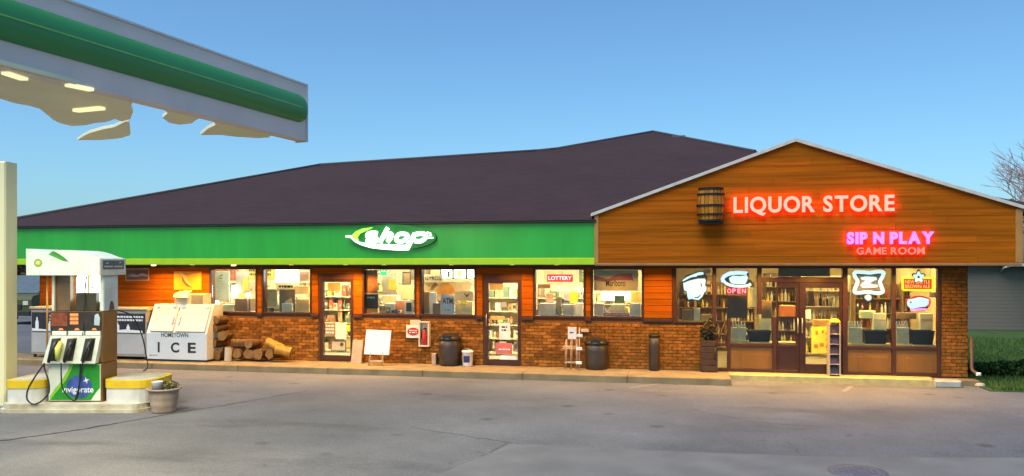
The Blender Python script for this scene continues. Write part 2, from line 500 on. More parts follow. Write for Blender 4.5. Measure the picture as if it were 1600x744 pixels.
# storefront
fr = MB()
def vpost(px0, px1, z0, z1, m=None): (m or fr).bbox(X(px0), X(px1), -.05, .09, z0, z1, .006)
HB = 2.10
vpost(1053, 1057, 1.12, 2.425); vpost(1113, 1119, -.0, 2.425); vpost(1183, 1190, HB - .75, 2.425); vpost(1464, 1469, 0, 2.425)
vpost(1316, 1324, 0, 2.425); vpost(1393, 1399, 0, 2.425)
vpost(1136, 1141, 0, 1.24); vpost(1207, 1213, 0, 1.3)
fr.bbox(X(1057), X(1113), -.048, .09, 1.12, 1.16, .006)
fr.bbox(X(1190), X(1316), -.048, .09, HB, HB + .12, .006)
fr.bbox(X(1119), X(1207), -.046, .09, 1.15, 1.19, .004) if False else None
for a, b in ((1119, 1136), (1141, 1207), (1213, 1245), (1324, 1393), (1399, 1464)):
    fr.bbox(X(a), X(b), -.046, .09, .60, .665, .004); fr.bbox(X(a), X(b), -.046, .09, 0, .075, .004)
sfr = fr.build('storefront_frame', TRIM, store)
def pane(px0, px1, z0, z1, y=.02):
    m = MB(); m.box(X(px0) + .002, X(px1) - .002, y, y + .006, z0 + .002, z1 - .002); return m.build('pane', GLASS, sfr)
pane(1057, 1113, 1.16, 2.42); pane(1119, 1183, 1.27, 2.42); pane(1119, 1136, .665, 1.27); pane(1141, 1183, .665, 1.27); pane(1119, 1136, .075, .60)
pane(1190, 1316, HB + .12, 2.42); pane(1324, 1393, .665, 2.42); pane(1399, 1464, .665, 2.42); pane(1213, 1245, .665, 1.3); pane(1183, 1207, .665, 1.27)
KICK = pm('varnished_kick_panel', (.20, .090, .010), .5, scale=1.6, col2=(.12, .052, .006), stretch=(1, 1, .3))
for a, b in ((1141, 1207), (1213, 1245), (1324, 1393), (1399, 1464)):
    m = MB(); m.bbox(X(a) + .001, X(b) - .001, -.01, .06, .076, .599, .004)
    m.bbox(X(a) + .25 * (X(b) - X(a)), X(b) - .08, -.018, -.0101, .08, .42, .003); m.build('kick_panel', KICK, sfr)
# double entrance doors
def leaf(px0, px1, gx0, gx1, z0, gz0, gz1, pushx):
    m = MB(); a, b, c, d = X(px0), X(px1), X(gx0), X(gx1)
    m.bbox(a, c, -.04, .05, z0, HB - .002, .005); m.bbox(d, b, -.04, .05, z0, HB - .002, .005)
    m.bbox(c, d, -.038, .05, z0, gz0, .005); m.bbox(c, d, -.038, .05, gz1, HB - .002, .005)
    f = m.build('entrance_door', pm('door_frame_paint', (.030, .009, .004), .4, var=.2), store)
    m = MB(); m.box(c + .001, d - .001, .0, .006, gz0 + .001, gz1 - .001); m.build('pane', GLASS, f)
    m = MB(); p = X(pushx); m.tube([(p, -.04, .93), (p, -.1, .95), (p, -.1, 1.25), (p, -.04, 1.27)], .014, 8); m.build('handle', STEEL, f); return f
leaf(1191, 1247.5, 1196, 1243, 1.302, 1.35, 1.96, 1240) if False else leaf(1213.5, 1248, 1216, 1243.5, .0, .67, 1.97, 1245.8)
m = MB(); m.box(X(1190), X(1213), .0, .006, 1.31, 2.098); m.build('pane', GLASS, sfr)
leaf(1248.6, 1315.5, 1258.5, 1311.5, .0, .22, 1.97, 1252.5)

# fascia with lime strip
FY = -1.2
FZ0, FZ1 = 2.5, 3.47
m = MB(); m.bbox(XF0, XG0 + .02, FY, FY + .06, FZ0 + .165, FZ1, .01); fas = m.build('fascia', GREEN, store)
m = MB(); m.bbox(XF0, XG0 + .02, FY - .025, FY + .055, FZ0, FZ0 + .163, .012); m.build('trim_strip', LIME, fas)
m = MB(); m.bbox(XF0 - .05, XG0, FY - .09, FY - .001, FZ1 + .002, FZ1 + .045, .01); m.build('gutter', pm('gutter_paint', (.06, .05, .045), .5), fas)
m = MB(); m.box(XF0, XF0 + .05, FY + .062, 9, FZ0, FZ1); m.build('end_fascia', GREEN, fas)
# soffit
m = MB(); m.box(XF0 + .052, XW0 - .002, FY + .062, 9, 2.505, 2.53); m.box(XW0, XG1 - .05, FY + .062, -.052, 2.505, 2.53)
m.build('soffit', pm('soffit_board', (.30, .20, .10), .7, scale=3), store)

# gable
GY = -1.2
gz = lambda px, py: Zp(px, py, GY - .05)
GPK = (X(1243, GY - .05), gz(1243, 222)); GL = (XG0, gz(932, 336)); GR = (XG1, gz(1593, 326))
GB = 2.515
m = MB(); m.prism([(GL[0], GB), (GR[0], GB), GR, GPK, GL], GY + .001, GY + .12); gable = m.build('gable', WOODBACK, store)
def gtop(x):
    a, b = (GL, GPK) if x < GPK[0] else (GPK, GR)
    return a[1] + (b[1] - a[1]) * (x - a[0]) / (b[0] - a[0])
def xl(z): return GL[0] if z <= GL[1] else GL[0] + (GPK[0] - GL[0]) * (z - GL[1]) / (GPK[1] - GL[1])
def xr(z): return GR[0] if z <= GR[1] else GR[0] + (GPK[0] - GR[0]) * (z - GR[1]) / (GPK[1] - GR[1])
z = GB + .03; ph = .14
while z < GPK[1] - .05:
    z1 = z + ph - .003
    A, Bx = xl(z), xr(z)
    x = A
    while x < Bx - .02:
        x2 = min(Bx, x + random.uniform(1.5, 3.8))
        if Bx - x2 < .7: x2 = Bx
        a0, a1 = x + .0015, x2 - .0015
        pts = [(a0, z), (a1, z), (a1, z1), (a0, z1)]
        for A0, B0 in ((GL, GPK), (GPK, GR)):      # clip below each slope of the gable
            f = lambda p: A0[1] + (B0[1] - A0[1]) * (p[0] - A0[0]) / (B0[0] - A0[0]) - p[1]
            out = []
            for k in range(len(pts)):
                p, q = pts[k], pts[(k + 1) % len(pts)]; fp, fq = f(p), f(q)
                if fp >= 0: out.append(p)
                if fp * fq < 0: t = fp / (fp - fq); out.append((p[0] + (q[0] - p[0]) * t, p[1] + (q[1] - p[1]) * t))
            pts = out
        cl = []
        for q in pts:
            if not cl or abs(q[0] - cl[-1][0]) + abs(q[1] - cl[-1][1]) > .003: cl.append(q)
        if len(cl) > 2 and abs(cl[0][0] - cl[-1][0]) + abs(cl[0][1] - cl[-1][1]) < .003: cl.pop()
        if len(cl) > 2:
            m = MB(); d = random.uniform(-.004, .004); m.prism(cl, GY - .028 + d, GY); m.build('plank', WOOD, gable)
        x = x2
    z += ph
m = MB(); m.bbox(GL[0] - .03, GR[0] + .03, GY - .06, GY + .1, GB - .035, GB + .026, .01); m.build('bottom_board', pm('lit_edge_board', (.30, .13, .035), .4), gable)  # even mid-brown board along the gable foot
EDGE = pm('corner_board', (.36, .17, .035), .5, scale=3)
m = MB(); m.bbox(GL[0] - .045, GL[0] + .05, GY - .05, GY - .0005, GB + .03, GL[1], .006); m.build('corner_board', EDGE, gable)
m = MB(); m.bbox(GR[0] - .09, GR[0] + .045, GY - .05, GY - .0005, GB + .03, GR[1], .006); m.build('corner_board', EDGE, gable)
m = MB(); m.box(GR[0] + .0, GR[0] + .04, GY + .121, 9, GB, GR[1]); m.build('gable_side', WOOD, gable)
def rake(A, Bp, w=.06):
    m = MB(); dx, dz = Bp[0] - A[0], Bp[1] - A[1]; l = math.hypot(dx, dz); nx, nz_ = -dz / l, dx / l
    if nz_ < 0: nx, nz_ = -nx, -nz_
    pts = [(A[0], A[1] + .008), (Bp[0], Bp[1] + .008), (Bp[0], Bp[1] + .078), (A[0], A[1] + .078)]
    m.prism(pts, GY - .10, GY + .1); return m.build('rake_trim', pm('rake_trim_paint', (.50, .47, .40), .5), gable)
ext = .12
sl = (GPK[1] - GL[1]) / (GPK[0] - GL[0]); sr = (GPK[1] - GR[1]) / (GR[0] - GPK[0])
rake((GL[0] - ext, GL[1] - sl * ext), GPK); rake((GR[0] + ext, GR[1] - sr * ext), (GPK[0] + .001, GPK[1]))

# roofs: one big hip plane
def roof_mat():
    m, n, b = nodes('asphalt_shingle'); L = n.links.new
    tc = n.nodes.new('ShaderNodeNewGeometry')
    mp = n.nodes.new('ShaderNodeMapping'); mp.inputs['Scale'].default_value = (1, 1, 1); L(tc.outputs['Position'], mp.inputs[0])
    br = n.nodes.new('ShaderNodeTexBrick'); br.inputs['Scale'].default_value = 1.0; br.inputs['Brick Width'].default_value = .33; br.inputs['Row Height'].default_value = .135
    br.inputs['Mortar Size'].default_value = .008; br.inputs['Bias'].default_value = -.1
    br.inputs['Color1'].default_value = (.042, .0225, .0235, 1); br.inputs['Color2'].default_value = (.052, .028, .029, 1); br.inputs['Mortar'].default_value = (.03, .02, .024, 1)
    L(mp.outputs[0], br.inputs['Vector'])
    nz = n.nodes.new('ShaderNodeTexNoise'); nz.inputs['Scale'].default_value = .5; nz.inputs['Detail'].default_value = 6; L(mp.outputs[0], nz.inputs['Vector'])
    cr = n.nodes.new('ShaderNodeValToRGB'); cr.color_ramp.elements[0].color = (.9, .9, .92, 1); cr.color_ramp.elements[1].color = (1.08, 1.06, 1.05, 1)
    cr.color_ramp.elements[0].position = .3; cr.color_ramp.elements[1].position = .7; L(nz.outputs['Fac'], cr.inputs[0])
    mx = n.nodes.new('ShaderNodeMix'); mx.data_type = 'RGBA'; mx.blend_type = 'MULTIPLY'; mx.inputs[0].default_value = 1
    L(br.outputs['Color'], mx.inputs[6]); L(cr.outputs[0], mx.inputs[7]); L(mx.outputs[2], b.inputs['Base Color']); b.inputs['Roughness'].default_value = .9
    b.inputs['Specular IOR Level'].default_value = .2
    return m
ROOFM = roof_mat()
RY0, RZ0 = FY - .1, FZ1 + .05
hp = P(500, 258, 7.0); K = (hp.z - RZ0) / (7.0 - RY0)
def onroof(px, py):
    r = ray(px, py)      # z = RZ0 + K (y-RY0)
    t = (RZ0 + K * (CAM.y - RY0) - CAM.z) / (r.z - K * r.y); return CAM + r * t
pA = onroof(500, 258); pB = onroof(838, 236); pC = onroof(868, 233); pD = onroof(1020, 206); pE = onroof(1180, 237)
t_ = (RZ0 - pE.z) / (pD.z - pE.z) ; 
eR = pE + (pE - pD) * ((pE.z - RZ0) / (pD.z - pE.z))
e0 = onroof(20, 343); eL = e0 + (e0 - pA) * ((e0.z - RZ0) / (pA.z - e0.z))
yc_ = FY + .02
front = [Vector((eL.x, RY0, RZ0)), Vector((XG0 - .01, RY0, RZ0)), Vector((XG0 - .01, FY + .13, RZ0 + K * (FY + .13 - RY0))), Vector((eR.x, FY + .13, RZ0 + K * (FY + .13 - RY0))), pE, pD, pC, pB, pA]
bk = lambda p: Vector((p.x, p.y + (p.y - RY0), RZ0))
m = MB(); n_ = len(front)
m.add(front, [tuple(range(n_))])
bd = [pA, pB, pC, pD]
for a, b in zip(bd, bd[1:]): m.add([a, b, bk(b), bk(a)], [(0, 1, 2, 3)])
m.add([front[0], pA, bk(pA), Vector((eL.x, bk(pA).y, RZ0))], [(0, 1, 2), (0, 2, 3)])
m.add([pD, front[3], bk(pD)], [(0, 1, 2)])
m.add([Vector((p.x, p.y, p.z - .02)) for p in front], [tuple(range(n_ - 1, -1, -1))])
roof = m.build('roof', ROOFM, store)
m = MB(); 
def cap(a, b, r=.055): m.tube([a + Vector((0, 0, .01)), b + Vector((0, 0, .01))], r, 6)
for a, b in ((Vector((eL.x, RY0, RZ0)), pA), (pA, pB), (pB, pC), (pC, pD), (pD, pE)): cap(a, b)
m.build('ridge_cap', pm('ridge_shingle', (.06, .05, .055), .9), roof)
vp = onroof(1060, 214); m = MB(); m.bbox(vp.x - .25, vp.x + .25, vp.y - .2, vp.y + .2, vp.z - .2, vp.z + .03, .04); m.build('roof_vent', pm('vent_metal', (.05, .045, .05), .5), roof)
# gable roof running back from the rake to the big roof
gy1 = 6.0; m = MB(); th = .045
for A, s_ in ((GL, -1), (GR, 1)):
    e = (A[0] + s_ * .13, A[1] - (sl if s_ < 0 else sr) * .13 + .025); pk = (GPK[0], GPK[1] + .025)
    pts = [e, pk, (pk[0], pk[1] + th), (e[0], e[1] + th)]
    m.prism(pts if s_ < 0 else [(a, b) for a, b in pts], GY + .101 if s_ < 0 else GY + .1015, gy1)
m.build('gable_roof', ROOFM, store)

# interior shell
IY0, IY1 = .2, 6.2
PART = X(1030, .2)
CREAM = pm('cream_interior_wall', (.78, .70, .46), .8, var=.06, scale=1.2)
TANW = pm('tan_interior_wall', (.55, .42, .20), .8, var=.1, scale=1.2)
m = MB(); m.box(XW0 + .22, PART - .05, IY1, IY1 + .1, 0, 2.75); m.box(XW0 + .21, XW0 + .3, IY0 + .01, IY1 - .01, 0, 2.75); m.box(PART - .05, PART, IY0 + .01, IY1, 0, 2.75)
m.build('interior_wall', CREAM, store)
m = MB(); m.box(PART + .05, XW1 - .31, IY1, IY1 + .1, 0, 2.75); m.box(PART + .002, PART + .05, IY0 + .01, IY1 - .01, 0, 2.75); m.box(XW1 - .3, XW1 - .21, IY0 + .01, IY1, 0, 2.75)
m.build('interior_wall', TANW, store)
m = MB(); m.box(XW0 + .22, XW1 - .22, IY0 + .01, IY1 + .2, -.05, .004); m.build('interior_floor', pm('interior_floor_tile', (.45, .38, .26), .35, scale=2), store)
m = MB(); m.box(XW0 + .22, XW1 - .22, IY0 + .01, IY1 + .2, 2.75, 2.80); ceil = m.build('ceiling', pm('ceiling_tile', (.75, .72, .62), .8), store)
LAMP1 = em('white_tube_light', (1.0, .93, .66), 30.0, (.8, .8, .8)); LAMP2 = em('warm_tube_light', (1.0, .80, .36), 24.0, (.8, .8, .8))
x = XW0 + 1.3
while x < XW1 - .8:
    for y in (1.2, 3.9):
        lm = LAMP1 if x < PART - .3 else LAMP2
        if abs(x - PART) > .75:
            m = MB(); m.bbox(x - .6, x + .6, y - .15, y + .15, 2.715, 2.748, .01); m.build('ceiling_light', lm, ceil)
    m = MB(); m.bbox(x - .75, x + .75, .205, .265, 2.56, 2.60, .01)  # unseen glowing strip added behind the window head to brighten the goods
    if x - .75 > PART + .06 or x + .75 < PART - .06: m.build('window_strip_light', em('window_strip_white', (1.0, .93, .66), 24.0, (.8, .8, .8)) if x < PART else em('window_strip_warm', (1.0, .82, .40), 22.0, (.8, .8, .8)), ceil)
    x += 2.35
# ================================================================== CANOPY
CZ0, CZ1 = 4.69, 5.66
cA = Vector((-3.63, 14.2)); cd_ = Vector((-.352, -.936)).normalized(); cn = Vector((-cd_.y, cd_.x))  # along the edge toward the viewer; inward normal chosen below
if cn.x > 0: cn = -cn
def cpt(s, o, z):   # s along the edge, o inward
    q = cA + cd_ * s + cn * o; return camxz(q.x, q.y, z)
canopy = thing('fuel_canopy', 'white canopy edge with rounded green band and torn pieces of lit ceiling', 'canopy', cpt(6, 2, CZ0))
CANW = pm('canopy_white', (.74, .63, .58), .5, var=.05, scale=1.5)
def cbox(m, s0, s1, o0, o1, z0, z1, mi=0):
    vs = [cpt(s, o, z) for s in (s0, s1) for o in (o0, o1) for z in (z0, z1)]
    return m.add(vs, [(0, 1, 3, 2), (4, 6, 7, 5), (0, 4, 5, 1), (2, 3, 7, 6), (0, 2, 6, 4), (1, 5, 7, 3)], mi)
m = MB(); cbox(m, 0, 17, 0, .22, CZ0, CZ1); m.build('fascia_panel', CANW, canopy)
m = MB(); cbox(m, -.02, 17, -.02, .24, CZ1 + .001, CZ1 + .03); cbox(m, -.02, .02, -.02, .24, CZ0 - .02, CZ1); m.build('edge_cap', WHITE, canopy)
# green bullnose: half ellipse section with a rounded end
m = MB(); gz0, gz1 = CZ0 + .29, CZ0 + .77; zc, hh = (gz0 + gz1) / 2, (gz1 - gz0) / 2
prof = [(-math.pi / 2 + math.pi * k / 14) for k in range(15)]
ss = [0.06 + .24 * (1 - math.cos(math.pi / 2 * k / 6)) for k in range(7)] + [.3 + (16.7) * k / 12 for k in range(1, 13)]
sc = [math.sin(math.acos(max(-1, min(1, 1 - k / 6)))) if k < 6 else 1 for k in range(7)] + [1] * 12
vs = []
for s_, f_ in zip(ss, sc):
    for q in prof: vs.append(cpt(s_, -.001 - .13 * math.cos(q) * max(f_, .02), zc + hh * math.sin(q) * max(f_, .35)))
npf = len(prof)
m.add(vs, [(i * npf + k, i * npf + k + 1, (i + 1) * npf + k + 1, (i + 1) * npf + k) for i in range(len(ss) - 1) for k in range(npf - 1)], 0, True)
m.add(vs[:npf], [tuple(range(npf))])
band = m.build('green_band', pm('canopy_green', (.035, .25, .075), .4, var=.06, scale=.5), canopy)
m = MB(); cbox(m, .3, 17, -.138, -.126, zc - .010, zc + .008); m.build('lime_line', pm('lime_line_paint', (.20, .48, .10), .4), band)  # reflection along the green bullnose, painted as a pale line
# ceiling pieces (read off the photo on the canopy's own ceiling plane)
SOF = pm('yellowed_ceiling_sheet', (.90, .86, .60), .6, scale=.9, col2=(.78, .74, .50))  # pale yellow raised to stand in for lamplight on the ceiling
def ceilpiece(pts, dz=0.0, th=.05):
    q = [G(a, b, CZ0 + dz) for a, b in pts]
    m = MB(); m.slab([(v.x, v.y) for v in q], CZ0 + dz, CZ0 + dz + th); return m.build('ceiling_sheet', SOF, canopy)
ceilpiece([(-140, 62), (0, 100), (75, 119), (130, 134), (205, 153), (207, 160), (204, 166), (208, 175), (204, 186), (190, 190), (180, 186), (165, 191), (150, 192), (133, 196), (112, 197), (95, 193), (84, 188), (72, 178), (62, 170), (48, 166), (21, 161), (0, 154), (-140, 138)], .01)
ceilpiece([(121, 219), (130, 213), (140, 208), (161, 202), (178, 199), (196, 190), (201, 190), (203, 201), (204, 211), (189, 216), (157, 219)], .012)
ceilpiece([(252, 167), (316, 182), (304, 189), (300, 193), (280, 195), (264, 192), (254, 184), (262, 177)], .01)
ceilpiece([(330, 186), (425, 210), (420, 215), (402, 216), (370, 214), (345, 211), (313, 211), (325, 201), (337, 195)], .01)
# beam and cross arms beyond the frame that carry the edge, and the column
col = G(2, 600, 0)
cx, czc = -9.62, 15.15
ct = thing('canopy_column', 'square cream canopy column standing at the end of the pump island', 'column', camxz(cx, czc, -.15), rz=YAW)
m = MB(); m.bbox(-.19, .19, -.19, .19, 0, 4.58, .025); m.build('column', pm('cream_column_paint', (.80, .74, .42), .45, var=.07, scale=2, stretch=(1, 1, .2)), ct, local=True)
m = MB(); m.bbox(-.16, -.09, -.205, -.191, .1, 4.5, .005); m.build('cover_strip', pm('cream_strip', (.46, .42, .24), .5), ct, local=True)
m = MB(); m.bbox(-.24, .24, -.24, .24, .0, .04, .01); m.build('base_plate', GREY, ct, local=True)
lx = []
m = MB()
def beam(a, b, w=.12, z0=4.45, z1=4.68):
    d = (b - a).normalized(); nn = Vector((-d.y, d.x)) * w
    m.slab([((a - nn).x, (a - nn).y), ((b - nn).x, (b - nn).y), ((b + nn).x, (b + nn).y), ((a + nn).x, (a + nn).y)], z0, z1)
c0 = camxz(cx, czc); c0 = Vector((c0.x, c0.y)); mid = camxz(cx - 3.2, czc - .5); mid = Vector((mid.x, mid.y))
beam(mid + (c0 - mid).normalized() * .0, c0 - (c0 - mid).normalized() * .25)
e_ = camxz(-9.5, 3.0); e_ = Vector((e_.x, e_.y)); beam(mid, e_, .12, 4.455, 4.675)
f_ = cpt(13.5, .2, 0); beam(e_, Vector((f_.x, f_.y)), .12, 4.46, 4.67); m.build('roof_beam', GREY, canopy)
# lit fixtures in the ceiling piece
CL = em('canopy_lamp', (1.0, .93, .50), .36, (.7, .66, .4))
for a, b in (((8, 112), (38, 122)), ((105, 131), (143, 139)), ((118, 172), (160, 168))):
    p, q = G(*a, CZ0), G(*b, CZ0); d = (q - p); d.z = 0; l = d.length; d.normalize(); nn = Vector((-d.y, d.x, 0)) * .05
    m = MB(); m.slab([((p - nn).x, (p - nn).y), ((q - nn).x, (q - nn).y), ((q + nn).x, (q + nn).y), ((p + nn).x, (p + nn).y)], CZ0 - .03, CZ0 + .008)
    m.build('ceiling_lamp', CL, canopy)
    ld = bpy.data.lights.new('canopy_lamp_light', 'AREA'); ld.shape = 'RECTANGLE'; ld.size = 1.1; ld.size_y = .25; ld.energy = 62; ld.color = (1, .86, .5)
    lo = bpy.data.objects.new('canopy_lamp_light', ld); C.objects.link(lo); lo.parent = canopy; mm = (p + q) / 2; lo.location = Vector((mm.x, mm.y, CZ0 - .06)) - canopy.location

# ================================================================== PUMP ISLAND
S0 = 85.6; ZD = 14.67
isl = thing('pump_island', 'worn white concrete pump island with yellow topped kerb ends', 'kerb', camxz((122 - 800) / S0, ZD + .15, -.15), rz=YAW)
ICON = pm('worn_island_paint', (.58, .53, .40), .8, scale=4, col2=(.38, .33, .20), bump=.4)
def lx_(px): return (px - 122) / S0
def stadium(x0, x1, y0, y1, r, n=5):
    out = []
    for cx_, cy_, a0 in ((x1 - r, y0 + r, -90), (x1 - r, y1 - r, 0), (x0 + r, y1 - r, 90), (x0 + r, y0 + r, 180)):
        for k in range(n + 1):
            q = R(a0 + 90 * k / n); out.append((cx_ + r * math.cos(q), cy_ + r * math.sin(q)))
    return out
m = MB(); m.slab(stadium(-1.32, 1.30, -.42, .85, .28), -.02, .15); m.build('base', ICON, isl, local=True)
m = MB(); m.slab(stadium(-1.36, 1.34, -.46, .89, .30), -.02, .06); m.build('lower_step', ICON, isl, local=True)
for x0, x1 in ((lx_(14), lx_(71)), (lx_(163), lx_(243))):
    m = MB(); o = stadium(x0, x1, -.32, .78, .18 if x0 < 0 else .32); m.slab(o, .148, .42); kb = m.build('kerb_end', pm('island_white', (.62, .60, .53), .7, scale=3, var=.14), isl, local=True)
    m = MB(); o2 = stadium(x0 - .012, x1 + .012, -.332, .792, .18 if x0 < 0 else .32); m.slab(o2, .42, .56); m.build('yellow_top', YEL, kb, local=True)
    m = MB(); o3 = stadium(x0 + .07, x1 - .07, -.25, .71, .12 if x0 < 0 else .26); m.slab(o3, .556, .567); m.build('concrete_fill', ICON, kb, local=True)

# ================================================================== FUEL PUMP (local: x right, y away, z up; base on the island)
pump = thing('fuel_pump', 'white and green fuel pump with three nozzles and black hoses on island', 'fuel pump', camxz((117.5 - 800) / S0, ZD, 0), rz=YAW)
def px(p): return (p - 117.5) / S0
def pz(p): return 2.5 - (p - 414) / S0
PW = pm('pump_white', (.76, .80, .66), .4, var=.12, scale=4); PBRN = pm('pump_side_bronze', (.17, .085, .022), .35, var=.12, scale=2)  # side brown paints the orange-brown reflection on the pump flank
PDK = pm('pump_dark_panel', (.035, .028, .02), .35, var=.3)
L_ = dict(local=True)
b0, b1 = px(76), px(160)
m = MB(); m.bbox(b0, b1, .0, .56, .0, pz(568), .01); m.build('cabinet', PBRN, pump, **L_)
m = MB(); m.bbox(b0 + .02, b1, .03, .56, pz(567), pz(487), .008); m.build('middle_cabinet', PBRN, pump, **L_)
m = MB(); m.bbox(b0 + .03, b0 + .07, .05, .1, pz(486), pz(430), .004); m.bbox(b1 - .06, b1, .03, .55, pz(486), pz(430), .004); m.build('post', PW, pump, **L_)
m = MB(); m.bbox(px(79), px(104), .12, .3, pz(486.5), pz(430), .006); m.build('side_panel', pm('bronze_tint_panel', (.20, .12, .06), .25, var=.15), pump, **L_)  # brown-grey colour paints a reflection into this panel
m = MB(); m.bbox(px(104.3), px(157), .3, .5, pz(486.5), pz(430), .006); m.build('upper_back', pm('upper_back_paint', (.30, .24, .12), .5), pump, **L_)
m = MB()
for x0, x1 in ((107.5, 126), (128.5, 157)):
    o = [(px(a), pz(b)) for a, b in ((x0 + 3, 430.5), (x1 - 2, 430.5), (x1, 434), (x1, 470), (x1 - 2, 472), (x0 + 4, 472), (x0, 467), (x0, 435))]
    m.prism(o, .26, .298)
lit = m.build('lit_panel', em('pump_lit_panel', (.92, 1.0, .9), 1.5), pump, **L_)
m = MB(); m.prism([(px(a), pz(b)) for a, b in ((129, 443), (134, 449), (137, 440), (138, 441), (134.5, 453), (130, 450), (131.5, 449))], .254, .259); m.build('purple_mark', em('purple_mark', (.5, .2, .9), .7), lit, **L_)
m = MB(); m.bbox(px(126.3), px(128.2), .24, .3, pz(486), pz(430), .003); m.build('divider', YEL, pump, **L_)
m = MB(); m.prism([(px(a), pz(b)) for a, b in ((115, 458), (146, 458), (146, 486), (112.5, 486))], .1, .22); m.build('monitor', pm('monitor_case', (.06, .05, .025), .4), pump, **L_)
# right side: pale poster above flank painted in reflected brown
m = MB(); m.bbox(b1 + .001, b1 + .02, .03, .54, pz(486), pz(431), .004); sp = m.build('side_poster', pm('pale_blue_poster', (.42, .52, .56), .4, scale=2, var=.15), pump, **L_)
m = MB()
for k in range(9): 
    q0, q1 = math.pi * k / 9, math.pi * (k + 1) / 9
    m.add([(b1 + .023, .3 + .1 * math.cos(q), pz(486) + .005 + .17 * math.sin(q)) for q in (q0, q1)] + [(b1 + .023, .3, pz(486) + .005)], [(0, 1, 2)])
m.build('dark_arch', PDK, sp, **L_)
# display row
m = MB(); m.bbox(px(78), px(157.5), .012, .029, pz(517), pz(487.5), .004); dp = m.build('display_panel', PDK, pump, **L_)
AMB = em('amber_digits', (1.0, .25, .05), .55, (.3, .1, .03))
m = MB(); m.bbox(px(79), px(105), .006, .0119, pz(510), pz(489), .003); m.build('price_screen', pm('copper_screen', (.32, .085, .03), .3, scale=14, col2=(.16, .04, .015)), dp, **L_)
for k in range(3):
    m = MB(); m.bbox(px(109), px(122), .006, .0119, pz(494.5 + 6.2 * k), pz(490 + 6.2 * k), .002); m.build('digit_window', AMB, dp, **L_)
m = MB(); m.prism([(px(a), pz(b)) for a, b in ((148, 492), (153, 490), (156, 497), (155, 509), (147, 508), (147, 500))], .006, .0119); m.build('card_notice', pm('pale_notice', (.45, .55, .55), .4), dp, **L_)
for k, (a, b) in enumerate(((82, 104), (107, 131), (134, 157))):
    m = MB(); m.bbox(px(a), px(b), -.012, .029, pz(524), pz(517.6), .003);
    m.build('grade_label', PW, pump, **L_)
    m = MB(); m.prism([(px(a + 11), pz(513)), (px(a + 15), pz(513)), (px(a + 17), pz(516)), (px(a + 9), pz(516))], .004, .0115); m.build('amber_light', AMB, dp, **L_)
# nozzle board: leaning white board with three dark boots
NB = pm('nozzle_board', (.60, .62, .48), .45, var=.12, scale=6)
yb = lambda p: -.02 - .10 * (p - 524) / 43
m = MB()
m.add([(px(a), yb(b) + dy, pz(b)) for a, b in ((80, 524.5), (158, 524.5), (154, 567), (72, 567)) for dy in (0, .12)],
      [(6, 4, 2, 0), (1, 3, 5, 7), (0, 2, 3, 1), (2, 4, 5, 3), (4, 6, 7, 5), (6, 0, 1, 7)])
nbd = m.build('nozzle_board', NB, pump, **L_)
NOZ = pm('nozzle_black', (.018, .017, .014), .4, var=.3); GLOVE = pm('yellow_nozzle_cover', (.62, .62, .12), .45)
for k, (a, b) in enumerate(((82, 96), (106, 121), (134, 150))):
    m = MB(); q = [(a + 1, 529), (b + 1, 528), (b - 2, 563), (a - 3, 563)]
    m.add([(px(u), yb(v) - .004 + dy, pz(v)) for u, v in q for dy in (0, .03)], [(6, 4, 2, 0), (1, 3, 5, 7), (0, 2, 3, 1), (2, 4, 5, 3), (4, 6, 7, 5), (6, 0, 1, 7)])
    m.build('boot', PDK, nbd, **L_)
    cxp = px((a + b) / 2)
    m = MB()
    m.tube([(cxp + .06, yb(530) - .02, pz(529)), (cxp + .03, yb(537) - .075, pz(537)), (cxp - .015, yb(548) - .085, pz(549)), (cxp - .05, yb(563) - .07, pz(565))], [.022, .04, .038, .026], 10)
    m.tube([(cxp + .02, yb(540) - .075, pz(538)), (cxp + .065, yb(548) - .12, pz(545)), (cxp + .02, yb(558) - .11, pz(557)), (cxp - .03, yb(561) - .08, pz(561))], .009, 6)
    m.build('nozzle', NOZ, nbd, **L_)
m = MB(); m.tube([(px(99), yb(530) - .05, pz(533)), (px(98), yb(545) - .08, pz(544)), (px(97), yb(560) - .05, pz(560))], [.03, .06, .035], 10); m.build('nozzle_cover', GLOVE, nbd, **L_)
# lower advert panel
m = MB(); m.bbox(px(77), px(158), -.02, -.001, pz(626), pz(569), .004); ad = m.build('advert_panel', pm('advert_white', (.66, .70, .56), .35, var=.04), pump, **L_)
def adp(pts, y0, name, mt):
    m = MB(); m.prism([(px(a), pz(b)) for a, b in pts], y0, y0 + .002); m.build(name, mt, ad, **L_)
adp([(79, 625), (87, 612), (96, 602), (107, 588), (113, 575), (115, 569.5), (157, 569.5), (157, 606), (151, 613), (143, 625)], -.0225, 'green_field', pm('advert_green', (.02, .26, .02), .35, var=.08))
adp([(78.5, 620), (88, 606), (98, 594), (107, 578), (110, 569.6), (115, 569.6), (112.5, 578), (104, 594), (92, 609), (80, 624)], -.0228, 'lime_edge', pm('advert_lime', (.25, .5, .03), .35))
el = [(125 + 20 * math.cos(q * math.pi / 12), 604 + 18 * math.sin(q * math.pi / 12)) for q in range(24)]
adp(el, -.0250, 'blue_disc', pm('advert_blue', (.05, .09, .30), .35, var=.2, scale=10))
st = []
for k in range(8):
    q = math.pi * k / 4 - .3; r_ = 5.5 if k % 2 == 0 else 1.6; st.append((136 + r_ * math.cos(q), 594 + r_ * math.sin(q)))
adp(st, -.0275, 'white_star', em('white_print', (.9, .95, .95), .0, (.85, .88, .85)))
m = MB(); text(m, 'invigorate', px(99), px(147.5), pz(616), pz(604), -.0275, .003, offset=.012); m.build('lettering', MATS['white_print'], ad, **L_)
